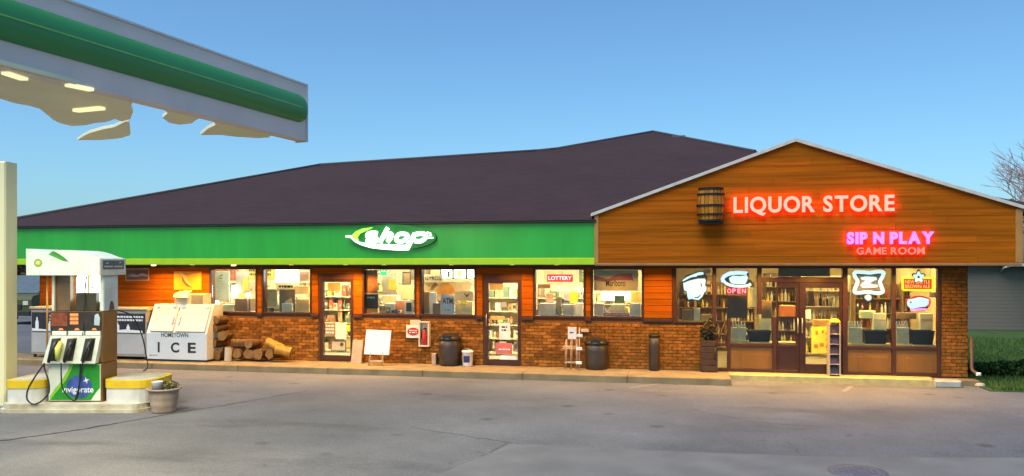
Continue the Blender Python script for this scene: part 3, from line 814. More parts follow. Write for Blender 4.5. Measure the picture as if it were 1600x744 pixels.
# valance: two sweeping tops
vy0, vy1 = -.2, .78
def vo(p): return (p - 117.5) / S0 * .985
front_o = [(50, 389), (58, 390), (70, 393), (82, 397.5), (95, 403), (107, 408.5), (118, 409.5), (112, 404.5), (103, 398), (92, 392.5), (96, 391.5), (112, 391), (125, 392), (138, 395), (150, 400), (158, 402.5), (165, 404), (165, 430), (50.5, 430)]
m = MB(); pts = [(vo(a), pz(b)) for a, b in front_o]
low = [(50, 389), (58, 390), (70, 393), (82, 397.5), (95, 403), (107, 408.5), (118, 409.5)]
hi = [(92, 392), (104, 391), (118, 391.2), (130, 393), (141, 396), (152, 400.5), (165, 404)]
m.prism([(vo(a), pz(b)) for a, b in ([(50.5, 430)] + low + [(118, 430)])], vy0, vy1)
m.prism([(vo(a), pz(b)) for a, b in ([(118.02, 430), (118.02, 410)] + [(110, 403), (100, 396.5)] + hi + [(165, 430)])], vy0 + .002, vy1 - .002)
val = m.build('valance', PW, pump, **L_)
m = MB(); m.prism([(vo(a), pz(b)) for a, b in ((84, 397.5), (90, 393), (100, 396.5), (110, 403), (119, 410), (107, 409), (95, 404))], vy0 + .03, vy1 - .03); m.build('green_swoop', pm('swoop_green', (.06, .30, .03), .4), val, **L_)
# flower emblem: yellow disc in green petal ring
m = MB()
def disc(m, cxp, czp, r, y, mi, n=20, wav=0.0):
    pts = [(cxp + r * (1 + wav * math.cos(9 * 2 * math.pi * k / n)) * math.cos(2 * math.pi * k / n), czp + r * (1 + wav * math.cos(9 * 2 * math.pi * k / n)) * math.sin(2 * math.pi * k / n)) for k in range(n)]
    m.prism(pts, y, y + .003, mi)
disc(m, vo(69), pz(411), .07, vy0 - .003, 0, 72, .06); disc(m, vo(69), pz(411), .052, vy0 - .006, 1); disc(m, vo(69), pz(411), .03, vy0 - .009, 2)
m.build('emblem', [pm('emblem_green', (.25, .36, .02), .4), pm('emblem_lime', (.55, .62, .05), .4), pm('emblem_yellow', (.75, .78, .30), .4)], val, **L_)
bars(val, vo(54), vo(84), pz(426.5), pz(424), vy0 - .001, pm('faint_print', (.38, .42, .30), .5), 1)
# valance right end with dark blue notice
xe = vo(165)
m = MB(); m.box(xe + .001, xe + .012, vy0 + .02, vy1 - .02, pz(430), pz(405)); ve = m.build('end_panel', pm('valance_end', (.50, .50, .47), .4), val, **L_)
m = MB(); m.box(xe + .0125, xe + .016, vy0 + .1, vy1 - .1, pz(421), pz(407)); m.build('notice', pm('navy_notice', (.03, .045, .13), .35, var=.3, scale=10), ve, **L_)
m = MB()
for (y0, y1, z0, z1) in ((.0, .10, 412, 410.5), (.5, .58, 411, 409), (-.06, .25, 417.5, 415.5), (.3, .62, 417.5, 415.5)): m.box(xe + .0165, xe + .0185, y0, y1, pz(z0), pz(z1))
m.build('print', pm('grey_print', (.5, .5, .55), .5), ve, **L_)
# pipe and hoses
m = MB(); m.tube([(px(74), .0, pz(566)), (px(74), .0, pz(431))], .018, 8); m.build('pipe', pm('copper_pipe', (.50, .24, .05), .35, metal=.3), pump, **L_)
def hose(pts, r=.014):
    P_ = [Vector(p) for p in pts]; out = []
    for i in range(len(P_) - 1):
        p0, p1, p2, p3 = P_[max(i - 1, 0)], P_[i], P_[i + 1], P_[min(i + 2, len(P_) - 1)]
        for k in range(6):
            t = k / 6; out.append(.5 * ((2 * p1) + (p2 - p0) * t + (2 * p0 - 5 * p1 + 4 * p2 - p3) * t * t + (3 * p1 - p0 - 3 * p2 + p3) * t ** 3))
    out.append(P_[-1]); m = MB(); m.tube(out, r, 8); m.build('hose', BLACK, pump, **L_)
hose([(px(76), -.12, pz(566)), (px(66), -.2, pz(585)), (px(57.5), -.26, pz(604)), (px(58), -.3, pz(619)), (px(67), -.3, pz(627)), (px(78), -.26, pz(623)), (px(86), -.2, pz(611)), (px(84), -.16, pz(594)), (px(76), -.13, pz(574)), (px(75), -.12, pz(566))])
hose([(px(102), -.13, pz(566)), (px(103), -.15, pz(585)), (px(104), -.13, pz(604)), (px(112), -.12, pz(618)), (px(122), -.1, pz(624)), (px(127), -.08, pz(610)), (px(128), -.06, pz(580)), (px(129), -.02, pz(540)), (px(130), .02, pz(500)), (px(128.5), .1, pz(455)), (px(128.5), .15, pz(432))], .012)
hose([(px(135), -.13, pz(566)), (px(132), -.14, pz(592)), (px(127), -.13, pz(612)), (px(123), -.12, pz(624))], .012)
hose([(b1 + .02, .5, pz(487)), (px(176), .75, pz(498)), (px(184), .95, pz(530)), (px(189), 1.02, pz(566)), (px(193), .98, pz(584)), (px(189), .9, pz(590))], .012)

# ================================================================== FLOWER POT
c = G(256, 644); pot = thing('flower_pot', 'weathered ribbed clay flower pot standing beside the pump island', 'flower pot', (c.x, c.y, -.15))
sp_ = 2.65 / ((644 - 414)) # metres per pixel at the pot
CLAY = pm('weathered_clay', (.42, .31, .22), .85, scale=6, col2=(.30, .21, .14), bump=.3)
m = MB(); h = 38 * sp_; r0, r1 = 17 * sp_, 23 * sp_
prof = [(r0, 0)]
for k in range(1, 12): t = k / 12; prof.append((r0 + (r1 - r0) * t + (.008 if k % 4 == 0 else 0), h * t))
prof += [(r1, h * .93), (r1 + .035, h * .94), (r1 + .035, h), (r1 - .01, h), (r1 - .03, h * .9)]
m.lathe(prof, (c.x, c.y, -.15), 28); m.build('pot', CLAY, pot)
m = MB(); m.lathe([(r1 - .04, 0), (.01, .005)], (c.x, c.y, -.15 + h * .92), 20); m.build('soil', pm('potting_soil', (.06, .04, .025), .95, scale=30, bump=.6), pot)
zt = -.15 + h * .93
cup = MB(); q = Vector((c.x, c.y, zt + .005)) - RGT * .09 - FWD * .06; cup.lathe([(.085, 0), (.10, .14), (.105, .15), (.09, .15), (.08, .06)], q, 18)
single(cup, 'small_pot', WHITE, 'small white pot sitting inside the big clay flower pot', 'flower pot')
def leaves(m, cen, rad, n, size, flat=.7, mi=3):
    for i in range(n):
        while True:
            p = Vector((random.uniform(-1, 1), random.uniform(-1, 1), random.uniform(-1, 1)))
            if p.length < 1: break
        p = Vector((p.x * rad[0], p.y * rad[1], p.z * rad[2])) + Vector(cen)
        u = Vector((random.uniform(-1, 1), random.uniform(-1, 1), random.uniform(-flat, flat))).normalized(); v = u.cross(Vector((random.uniform(-1, 1), random.uniform(-1, 1), random.uniform(-1, 1)))).normalized()
        s_ = size * random.uniform(.6, 1.3)
        m.add([p - u * s_, p + v * s_ * .45, p + u * s_, p - v * s_ * .45], [(0, 1, 2, 3)], random.randrange(mi))
q = Vector((c.x, c.y, zt + .08)) + RGT * .11
pl = thing('potted_plant', 'dry yellowish plant growing in the clay flower pot', 'plant', (q.x, q.y, zt))
m = MB(); leaves(m, q, (.16, .13, .08), 160, .04); m.build('foliage', [pm('dry_leaf', (.30, .24, .08), .8), pm('dry_leaf_b', (.20, .15, .06), .8), pm('dry_leaf_c', (.14, .15, .05), .8)], pl)
m = MB()
for k in range(6): m.tube([(q.x, q.y, zt - .02), (q.x + random.uniform(-.1, .1), q.y + random.uniform(-.1, .1), zt + .1)], .006, 5)
m.build('stem', pm('dry_stem', (.12, .08, .04), .8), pl)
# ================================================================== THINGS ALONG THE FRONT
def onwalk(px_, py_, z=0.0): return G(px_, py_, z)
PAPER = pm('white_paper', (.74, .74, .70), .6, var=.04)
# two merchandiser cabinets behind the pump
def cabinet(px0, px1, label):
    Y0 = -.78; a, b = X(px0, Y0), X(px1, Y0); t = thing('merchandiser_cabinet', label, 'cabinet', ((a + b) / 2, -.4, 0), 'advert cabinets by the pump')
    m = MB(); m.bbox(a, b, Y0, -.08, .08, 1.30, .015); m.build('body', pm('cabinet_grey', (.34, .29, .22), .5, var=.1), t)
    m = MB(); m.bbox(a - .03, b + .03, Y0 - .03, -.06, 1.301, 1.37, .015); m.build('top', pm('cabinet_top', (.42, .34, .2), .5), t)
    m = MB(); m.bbox(a + .04, b - .04, Y0 - .015, Y0 - .001, .70, 1.22, .004); ad = m.build('advert', pm('black_advert', (.03, .022, .03), .35, var=.3), t)
    w_ = b - a
    m = MB()
    for k, (u, hh, rr) in enumerate(((.12, .36, .05), (.40, .26, .07), (.62, .2, .05))):
        xc_ = a + .04 + w_ * u
        m.prism([(xc_ - rr, .73), (xc_ + rr, .73), (xc_ + rr, .73 + hh * .65), (xc_ + rr * .45, .73 + hh * .8), (xc_ + rr * .4, .73 + hh), (xc_ - rr * .4, .73 + hh), (xc_ - rr * .45, .73 + hh * .8), (xc_ - rr, .73 + hh * .65)], Y0 - .019, Y0 - .0155)
    m.prism([(a + .06, .715), (b - .1, .715), (b - .12, .77), (a + w_ * .6, .80), (a + w_ * .35, .76), (a + .06, .79)], Y0 - .022, Y0 - .0195)
    m.build('bottle_picture', PAPER, ad)
    bars(ad, a + w_ * .42, b - .08, 1.0, 1.17, Y0 - .016, PAPER, 2)
    m = MB(); m.bbox(a + .05, b - .05, Y0 - .012, Y0 - .001, .14, .66, .006); m.build('lower_panel', pm('cabinet_front_grey', (.40, .38, .35), .5, var=.1, scale=2), t)
    for q in (a + .06, b - .1):
        m = MB(); m.box(q, q + .05, Y0 + .03, Y0 + .09, 0, .08); m.build('foot', BLACK, t)
cabinet(48, 121, 'grey cabinet with dark bottle advert partly behind the fuel pump and column side')
cabinet(150, 229, 'grey cabinet with dark bottle advert standing against the white ice chest')

# ice chest
Y0 = -.86; a, b = X(229, Y0), X(323, Y0); ice = thing('ice_chest', 'white slant-door ice chest lettered in black beside the firewood', 'ice chest', ((a + b) / 2, -.45, 0))
CH = pm('chest_white', (.60, .61, .58), .4, var=.05, scale=2)
def yzprism(m, prof, x0, x1, mi=0):
    n = len(prof); vs = [(x0, y, z) for y, z in prof] + [(x1, y, z) for y, z in prof]
    fs = [tuple(range(n)), tuple(range(2 * n - 1, n - 1, -1))] + [(i, n + i, n + (i + 1) % n, (i + 1) % n)[::-1] for i in range(n)]
    return m.add(vs, fs, mi)
m = MB(); yzprism(m, [(Y0, .05), (-.1, .05), (-.1, 1.46), (-.52, 1.46), (Y0, .72)], a, b); m.build('body', CH, ice)
m = MB(); m.box(a + .03, b - .03, Y0 + .03, -.12, 0, .05); m.build('plinth', BLACK, ice)
sy, sz = -.52 - Y0, 1.46 - .72; nl = math.hypot(sy, sz); ny, nzz = -sz / nl, sy / nl
DOORW = pm('chest_door', (.52, .48, .42), .35, var=.05, scale=2)
def slant(x0, x1, t0, t1, d0, d1):
    m = MB(); vs = []
    for xx in (x0, x1):
        for t in (t0, t1):
            for d in (d0, d1): vs.append((xx, Y0 + sy * t + ny * d, .72 + sz * t + nzz * d))
    m.add(vs, [(0, 1, 3, 2), (4, 6, 7, 5), (0, 4, 5, 1), (2, 3, 7, 6), (0, 2, 6, 4), (1, 5, 7, 3)]); return m
mid_ = a + (b - a) * .45
for x0, x1, hx in ((a + .10, mid_ - .015, mid_ - .07), (mid_ + .05, b - .06, mid_ + .12)):
    d = slant(x0, x1, .06, .90, .001, .045).build('door', DOORW, ice)
    slant(hx - .015, hx + .015, .3, .55, .046, .075).build('handle', STEEL, d)
for hx in (a + .18, mid_ - .12, mid_ + .14, b - .14): slant(hx - .04, hx + .04, .86, .95, .046, .062).build('hinge', STEEL, ice)
bars(ice, a + .08, a + .32, .12, .17, Y0 - .001, GREY, 1)
m = MB(); text(m, 'HOMETOWN', X(252, Y0), X(294, Y0), Zp(272, 527, Y0), Zp(272, 520, Y0), Y0 - .0005, .004, offset=.005)
for ch, p0, p1 in (('I', 246.5, 249.5), ('C', 267, 280), ('E', 293.5, 306)): text(m, ch, X(p0, Y0), X(p1, Y0), Zp(272, 551, Y0), Zp(272, 535, Y0), Y0 - .0005, .004, offset=.03)
m.build('lettering', TXT, ice)
# carton on the chest, poster and picture above
x0, x1, z0, z1 = wrect(276, 459, 322, 478, -.4); 
t = thing('carton', 'open cream carton lying on top of the ice chest', 'box', ((x0 + x1) / 2, -.35, 1.461)); CART = pm('cream_carton', (.62, .55, .36), .7, var=.08)
m = MB(); m.bbox(x0, x1, -.5, -.15, 1.462, z1, .01); m.build('box', CART, t)
m = MB(); m.add([(x0, -.505, z1 + .005), (x0 + .42, -.505, z1 + .005), (x0 + .47, -.62, z1 - .10), (x0 + .04, -.62, z1 - .08)], [(3, 2, 1, 0)]); m.add([(x0, -.50, z1 + .006), (x0 + .42, -.50, z1 + .006), (x0 + .40, -.3, z1 + .08), (x0 + .04, -.3, z1 + .07)], [(0, 1, 2, 3)]); m.build('flap', pm('carton_flap', (.72, .68, .48), .7), t)
m = MB(); m.box(x0 + .5, x1 - .03, -.503, -.5005, 1.47, z1 - .03); m.build('dark_end', pm('carton_dark_end', (.25, .22, .14), .7), t)
def poster(px0, py0, px1, py1, Y, name, label, cat, mt, frame=None, th=.012, group=None):
    x0, x1, z0, z1 = wrect(px0, py0, px1, py1, Y); t = thing(name, label, cat, ((x0 + x1) / 2, Y, z0), group)
    m = MB(); m.bbox(x0, x1, Y - th, Y, z0, z1, .003); m.build('sheet', mt, t)
    if frame:
        m = MB(); frame_rect(m, x0 - .03, x1 + .03, z0 - .03, z1 + .03, .03, Y - th - .012, Y); m.build('frame', frame, t)
    return t, x0, x1, z0, z1
ORG = pm('orange_poster', (.80, .30, .012), .5, scale=1.4, col2=(.72, .42, .02))
t, x0, x1, z0, z1 = poster(272, 424, 315, 453, -.03, 'wall_poster', 'bright orange poster with a tilted white figure above the ice chest', 'poster', ORG)
Yp = -.043
m = MB(); m.prism(wpoly([(282, 425), (290, 431), (293, 438), (299, 446), (297, 447), (290, 440), (283, 429)], Yp), Yp - .003, Yp); m.build('figure', pm('pale_figure', (.70, .52, .22), .5), t)
m = MB(); m.prism(wpoly([(284, 430), (290, 441), (298, 448), (300, 450), (291, 447), (285, 440)], Yp + .0005), Yp - .002, Yp); m.build('shadow_shape', pm('brown_print', (.22, .08, .01), .5), t)  # brown part of the printed figure
t, x0, x1, z0, z1 = poster(198, 421, 232, 437, -.03, 'framed_picture', 'dark landscape picture in a pale frame under the fascia', 'picture', pm('dark_picture', (.10, .06, .05), .4, scale=4, var=.5, stretch=(.4, 1, 3)), pm('pale_frame', (.45, .25, .14), .5))
m = MB(); m.prism(wpoly([(199, 431), (207, 428), (214, 430), (222, 427), (231, 430), (231, 432), (220, 431), (212, 433), (204, 432)], -.0425), -.0445, -.0425); m.build('pale_shape', pm('pale_streak', (.38, .28, .24), .5), t)

# ------------------------------------------------------------------ firewood
BARK = pm('firewood_bark', (.17, .08, .02), .9, scale=9, col2=(.085, .036, .01), bump=.6, stretch=(2, .6, 2)); CUT = pm('cut_wood', (.30, .15, .035), .75, scale=9, col2=(.19, .085, .02))
BARKP = pm('pale_split_wood', (.55, .46, .30), .75, scale=4, var=.15)
def log(cx_, cy_, cz_, r, l, ax, label, bark=BARK, half=False):
    t = thing('firewood_log', label, 'log', (cx_, cy_, cz_ - r), 'firewood logs by the brick wall')
    ax = Vector(ax).normalized(); a_ = Vector((0, 0, 1)) if abs(ax.z) < .9 else Vector((1, 0, 0)); u = ax.cross(a_).normalized(); v = ax.cross(u)
    n = 14; r *= .92; rr = [r * random.uniform(.80, 1.10) * (1 if not half else (.55 if 2 < k < 8 else 1.0)) for k in range(n)]
    c_ = Vector((cx_, cy_, cz_)); vs = []
    for s_ in (-l / 2, -l / 2 + .001, 0, l / 2):
        for k in range(n):
            q = 2 * math.pi * k / n; vs.append(c_ + ax * s_ + (u * math.cos(q) + v * math.sin(q)) * rr[k] * (.97 if s_ == 0 else 1))
    m = MB(); m.add(vs, [(i * n + k, i * n + (k + 1) % n, (i + 1) * n + (k + 1) % n, (i + 1) * n + k) for i in range(3) for k in range(n)], 0, True); m.build('bark', bark, t)
    m = MB(); m.add(vs[:n], [tuple(range(n - 1, -1, -1))]); m.build('cut_face', CUT, t); m = MB(); m.add(vs[3 * n:], [tuple(range(n))]); m.build('cut_face', CUT, t)
def logpx(px_, py_, rpx, Y, ax, label, l=.42, **k):
    p = P(px_, py_, Y); s_ = FPX / ((p - CAM).dot(FWD)); log(p.x, Y, p.z, rpx / s_, l, ax, label, **k)
Yf = -.35
for d in ((346, 553, 9, (.1, 1, 0), 'firewood log at the foot of the narrow stack by the ice chest'),
          (341, 535, 8.5, (.2, 1, .05), 'rough firewood log second up in the narrow stack'),
          (352, 524, 8.5, (-.15, 1, 0), 'firewood log third up leaning right in the narrow stack'),
          (342, 512, 7.5, (.1, 1, .1), 'firewood log fourth up in the narrow stack'),
          (345, 499, 7, (.1, 1, 0), 'small round firewood log on top of the narrow stack')): logpx(d[0], d[1], d[2], Yf, d[3], d[4])
for d in ((377, 552, 8.5, (.05, 1, 0), 'firewood log in the bottom row next to the upright pale log'),
          (393, 552, 9, (-.1, 1, 0), 'firewood log second in the bottom row of the low pile'),
          (410, 552, 9.5, (.1, 1, 0), 'firewood log third in the bottom row under the split logs'),
          (378, 537, 8, (1, .3, 0), 'firewood log lying lengthwise on top of the low pile'),
          (396, 537, 7.5, (.1, 1, 0), 'round firewood log on top of the low pile beside the split log'),
          (430, 552, 9, (.3, 1, 0), 'firewood log at the right hand end of the bottom row')): logpx(d[0], d[1], d[2], Yf, d[3], d[4], .5 if d[3][0] == 1 else .42)
logpx(427, 541, 10, Yf - .05, (1, .5, -.55), 'bright split log tilted across the right end of the low pile', .46, bark=pm('bright_split', (.40, .21, .03), .75, scale=7, var=.35), half=True)
logpx(443, 549, 9, Yf - .1, (1, .2, -.25), 'bright split log resting flat at the outer end of the low pile', .40, bark=MATS['bright_split'], half=True)
p = P(357, 552, Yf - .22); log(p.x, Yf - .22, .19, .11, .36, (0.05, 0, 1), 'pale peeled log standing upright before the narrow stack', bark=BARKP)

# ------------------------------------------------------------------ leaning board, easel sign
p = onwalk(556, 568); m = MB(); s1 = FPX / (p - CAM).dot(FWD); hw = 8.5 / s1
m.add([(p.x - hw, p.y, .0), (p.x + hw, p.y, .0), (p.x + hw, p.y + .14, 36 / s1), (p.x - hw, p.y + .14, 36 / s1), (p.x - hw, p.y + .05, .0), (p.x + hw, p.y + .05, .0), (p.x + hw, p.y + .19, 36 / s1), (p.x - hw, p.y + .19, 36 / s1)],
      [(0, 1, 2, 3), (7, 6, 5, 4), (0, 4, 5, 1), (2, 6, 7, 3), (1, 5, 6, 2), (0, 3, 7, 4)])
single(m, 'leaning_board', pm('grey_board', (.34, .28, .20), .7, var=.1), 'small grey board leaning beside the door and the white easel sign', 'board')
p = onwalk(588, 571.5); s1 = FPX / (p - CAM).dot(FWD)
t = thing('easel_sign', 'blank white board on a wooden easel between the doors', 'easel sign', (p.x, p.y, 0))
def ez(py_): return (569.5 - py_) / s1
m = MB(); xa, xb = p.x - 21 / s1, p.x + 22 / s1; ya = lambda z: p.y - .02 + z * .14
vs = []
for (xx, zz) in ((xa, ez(552)), (xb - .03, ez(552.5)), (xb, ez(515)), (xa + .03, ez(514))):
    for d in (0, .03): vs.append((xx, ya(zz) + d, zz))
m.add(vs, [(0, 2, 4, 6), (7, 5, 3, 1), (0, 1, 3, 2), (2, 3, 5, 4), (4, 5, 7, 6), (6, 7, 1, 0)]); m.build('board', pm('white_board', (.80, .80, .74), .4, var=.02), t)
EW = pm('easel_wood', (.50, .36, .18), .6)
for dx0, dx1 in ((-12, -8), (11, 9)):
    m = MB(); m.tube([(p.x + dx0 / s1, ya(0) - .02, 0), (p.x + dx1 / s1, ya(ez(530)) + .045, ez(530))], .018, 6); m.build('leg', EW, t)
m = MB(); m.tube([(p.x, p.y + .38, 0), (p.x, ya(ez(520)) + .05, ez(520))], .018, 6); m.build('leg', EW, t)
m = MB(); m.bbox(p.x - 12 / s1, p.x + 12 / s1, ya(ez(563)) - .02, ya(ez(563)) + .02, ez(564), ez(561), .004); m.build('cross_bar', EW, t)

# ------------------------------------------------------------------ extinguisher and the little signs
Yw = -.035
t, x0, x1, z0, z1 = poster(641, 500, 657, 512, Yw, 'small_notice', 'plain pale notice half hidden behind the red oval sign', 'notice', pm('pale_card', (.55, .46, .38), .6))
t, x0, x1, z0, z1 = poster(635, 508, 657, 528, Yw - .02, 'oval_logo_sign', 'white sign with a red oval mounted beside the extinguisher box', 'sign', PAPER, th=.02)
m = MB(); m.prism([((x0 + x1) / 2 + .155 * math.cos(k * math.pi / 12), (z0 + z1) / 2 + .10 * math.sin(k * math.pi / 12)) for k in range(24)], Yw - .046, Yw - .0405); m.build('red_oval', RED, t)
bars(t, (x0 + x1) / 2 - .10, (x0 + x1) / 2 + .10, (z0 + z1) / 2 - .05, (z0 + z1) / 2 + .05, Yw - .0465, PAPER, 2)
x0, x1, z0, z1 = wrect(656.5, 502, 672.5, 541, Yw); t = thing('extinguisher_box', 'white open-fronted wall box holding a red extinguisher', 'cabinet', ((x0 + x1) / 2, Yw, z0))
m = MB(); frame_rect(m, x0, x1, z0, z1, .03, -.17, Yw); m.bbox(x0, x1, Yw + .0005, Yw + .012, z0, z1, .002); m.build('case', pm('box_white', (.70, .60, .50), .45), t)
m = MB(); xc_ = (x0 + x1) / 2; m.lathe([(.05, 0), (.062, .02), (.062, .30), (.03, .36), (.02, .40)], (xc_, -.10, z0 + .035), 14)
e = thing('fire_extinguisher', 'red fire extinguisher hanging inside the white wall box', 'extinguisher', (xc_, -.10, z0 + .035)); m.build('cylinder', RED, e)
m = MB(); m.bbox(xc_ - .03, xc_ + .06, -.125, -.08, z0 + .435, z0 + .47, .005); m.tube([(xc_ - .02, -.12, z0 + .44), (xc_ - .075, -.12, z0 + .40), (xc_ - .07, -.13, z0 + .2)], .01, 6); m.build('valve', BLACK, e)
# ------------------------------------------------------------------ bins, bucket, boxes
def bin_(px_, pyb, wpx, hpx, label, dome=True, group='dark litter bins on the sidewalk'):
    p = onwalk(px_, pyb); s_ = FPX / (p - CAM).dot(FWD); r = wpx / 2 / s_; h = hpx / s_; p.y += r
    t = thing('litter_bin', label, 'litter bin', (p.x, p.y, 0), group)
    hb = h * (.80 if dome else .94)
    m = MB(); m.lathe([(r * .9, 0), (r * .93, .02), (r * .95, hb * .3), (r * .94, hb * .32), (r * .98, hb * .7), (r * .97, hb * .72), (r, hb)], (p.x, p.y, 0), 24); m.build('drum', pm('bin_brown_black', (.032, .02, .012), .5, var=.3), t)
    m = MB(); m.lathe([(r * 1.05, hb), (r * 1.05, hb + .04), (r * .98, hb + .06)] + ([(r * .85, h * .92), (r * .5, h * .985), (r * .25, h)] if dome else [(r * .6, h)]), (p.x, p.y, 0), 24); m.build('lid', pm('bin_lid', (.022, .016, .011), .4), t)
    if dome:
        m = MB(); m.box(p.x - r * .4, p.x + r * .4, p.y - r * 1.02, p.y - r * .6, hb + .05, hb + .12); m.build('flap', BLACK, t)
    return p, r, h
bin_(698, 573, 35, 51, 'dark domed litter bin beside the white bucket')
bin_(930, 579, 37, 50, 'dark domed litter bin beside the white wire rack')
bin_(1022, 580, 17, 56, 'slim dark ash bin standing against the brick wall', False)  # last drum is made up to fill a blurred dark patch at the wall
p = onwalk(678, 570); m = MB(); m.bbox(p.x - .055, p.x + .055, p.y - .02, p.y + .12, 0, .28, .01); single(m, 'grey_box', pm('small_grey_box', (.42, .30, .22), .6), 'small pinkish grey box next to the domed bin', 'box')
p = onwalk(728.5, 573); s_ = FPX / (p - CAM).dot(FWD); t = thing('bucket', 'white plastic bucket with a dark blue label', 'bucket', (p.x, p.y + .13, 0)); c_ = (p.x, p.y + .13, 0)
m = MB(); m.lathe([(.115, 0), (.12, .02), (.135, .33), (.145, .34), (.145, .37), (.135, .38), (.125, .36)], c_, 20); m.build('pail', PAPER, t)
m = MB()
for k in range(6):
    q0, q1 = [R(-125 + 12 * j) for j in (k, k + 1)]; m.add([(c_[0] + r_ * math.cos(q), c_[1] + r_ * math.sin(q), zz) for q, r_, zz in ((q0, .131, .1), (q1, .131, .1), (q1, .138, .26), (q0, .138, .26))], [(0, 1, 2, 3)])
m.build('label', pm('navy_label', (.03, .035, .12), .5, var=.4, scale=18), t)
m = MB(); m.tube([(c_[0] - .145, c_[1], .34)] + [(c_[0] - .145 * math.cos(k * math.pi / 8), c_[1] - .06 * math.sin(k * math.pi / 8), .36 + .07 * math.sin(k * math.pi / 8)) for k in range(1, 8)] + [(c_[0] + .145, c_[1], .34)], .005, 5); m.build('handle', STEEL, t)
# wire rack, sign and three little cards
p = onwalk(892, 577); s_ = FPX / (p - CAM).dot(FWD); rk = thing('wire_rack', 'pale wire display rack with a white sign on top', 'rack', (p.x, p.y + .1, 0))
RKM = pm('rack_wire', (.50, .36, .24), .5)
for dx in (-9, 0, 9):
    for dy in (0, .2):
        m = MB(); m.tube([(p.x + dx / s_, p.y + dy, 0), (p.x + dx / s_ * .9, p.y + dy, 46 / s_)], .010, 6); m.build('upright', RKM, rk)
for zz in (10, 32, 35):
    m = MB(); zz = zz / s_; k_ = 14 if zz > .4 else 10
    m.tube([(p.x - k_ / s_, p.y - .01, zz), (p.x + 10 / s_, p.y - .01, zz)], .011, 6); m.build('shelf_wire', RKM, rk); m = MB(); m.tube([(p.x - k_ / s_, p.y + .21, zz), (p.x + 10 / s_, p.y + .21, zz)], .011, 6); m.build('shelf_wire', RKM, rk)
m = MB(); m.bbox(p.x - 4.5 / s_, p.x + 9 / s_, p.y - .04, p.y - .02, 47 / s_, 66 / s_, .004); sg = m.build('sign_card', pm('card_white', (.68, .64, .58), .5), rk)
bars(sg, p.x - 1.5 / s_, p.x + 6 / s_, 56 / s_, 59 / s_, p.y - .0405, TXT, 1)
for k, (a_, b_) in enumerate(((906, 524.5), (905.5, 545), (905, 567))):
    x0, x1, z0, z1 = wrect(a_ - 5, b_ - 2.2, a_ + 4, b_ + 2.2, -.62)
    m = MB(); m.bbox(x0, x1, -.63, -.6, z0, z1, .004); sgc = m.build('price_card', pm('price_card', (.80, .76, .68), .5), rk)
m = MB(); m.tube([(X(905, -.6), -.59, 0), (X(905, -.6), -.59, 1.02)], .012, 6); m.build('upright', RKM, rk)
# small pale light fitting above the second bin
x0, x1, z0, z1 = wrect(908, 514, 920, 519, -.06); m = MB(); m.bbox(x0, x1, -.12, -.024, z0, z1, .006); single(m, 'wall_outlet', pm('outlet_cover', (.55, .42, .32), .5), 'small pale outlet cover on the brick wall above the bin', 'outlet')
# planter crate with leaning stick
p = onwalk(1108, 582); t = thing('crate', 'dark wooden crate planter against the storefront corner', 'crate', (p.x, p.y + .2, 0)); DW = pm('dark_crate_wood', (.05, .02, .008), .7, var=.3)
s_ = FPX / (p - CAM).dot(FWD); hw = 13 / s_
for k in range(5):
    m = MB(); z0 = .02 + k * .145; m.bbox(p.x - hw, p.x + hw, p.y, p.y + .025, z0, z0 + .135, .004); m.bbox(p.x - hw, p.x + hw, p.y + .375, p.y + .4, z0, z0 + .135, .004); m.bbox(p.x - hw, p.x - hw + .025, p.y + .026, p.y + .374, z0, z0 + .135, .004); m.bbox(p.x + hw - .025, p.x + hw, p.y + .026, p.y + .374, z0, z0 + .135, .004); m.build('slat', DW, t)
m = MB(); m.box(p.x - hw + .026, p.x + hw - .026, p.y + .026, p.y + .374, .03, .66); m.build('soil', pm('crate_soil', (.03, .02, .012), .95), t)
pl = thing('potted_shrub', 'dark scrubby plant growing in the wooden crate', 'plant', (p.x, p.y + .2, .66))
m = MB(); leaves(m, (p.x - .02, p.y + .2, .95), (.17, .15, .32), 260, .05); m.build('foliage', [pm('dark_leaf', (.035, .03, .012), .7), pm('dark_leaf_b', (.06, .045, .015), .7), pm('dark_leaf_c', (.03, .035, .012), .7)], pl)
m = MB()
for k in range(5): m.tube([(p.x, p.y + .2, .64), (p.x + random.uniform(-.12, .12), p.y + .2 + random.uniform(-.1, .1), 1.1)], .008, 5)
m.build('stem', DW, pl)
q0, q1 = P(1118, 542, -.3), P(1134, 500, -.12); m = MB(); m.tube([q0, q1], .016, 8); m.tube([q0 + Vector((-.03, 0, -.30)), q0], .012, 6); single(m, 'broom', DW, 'dark broom handle leaning against the glass beside the crate', 'broom')

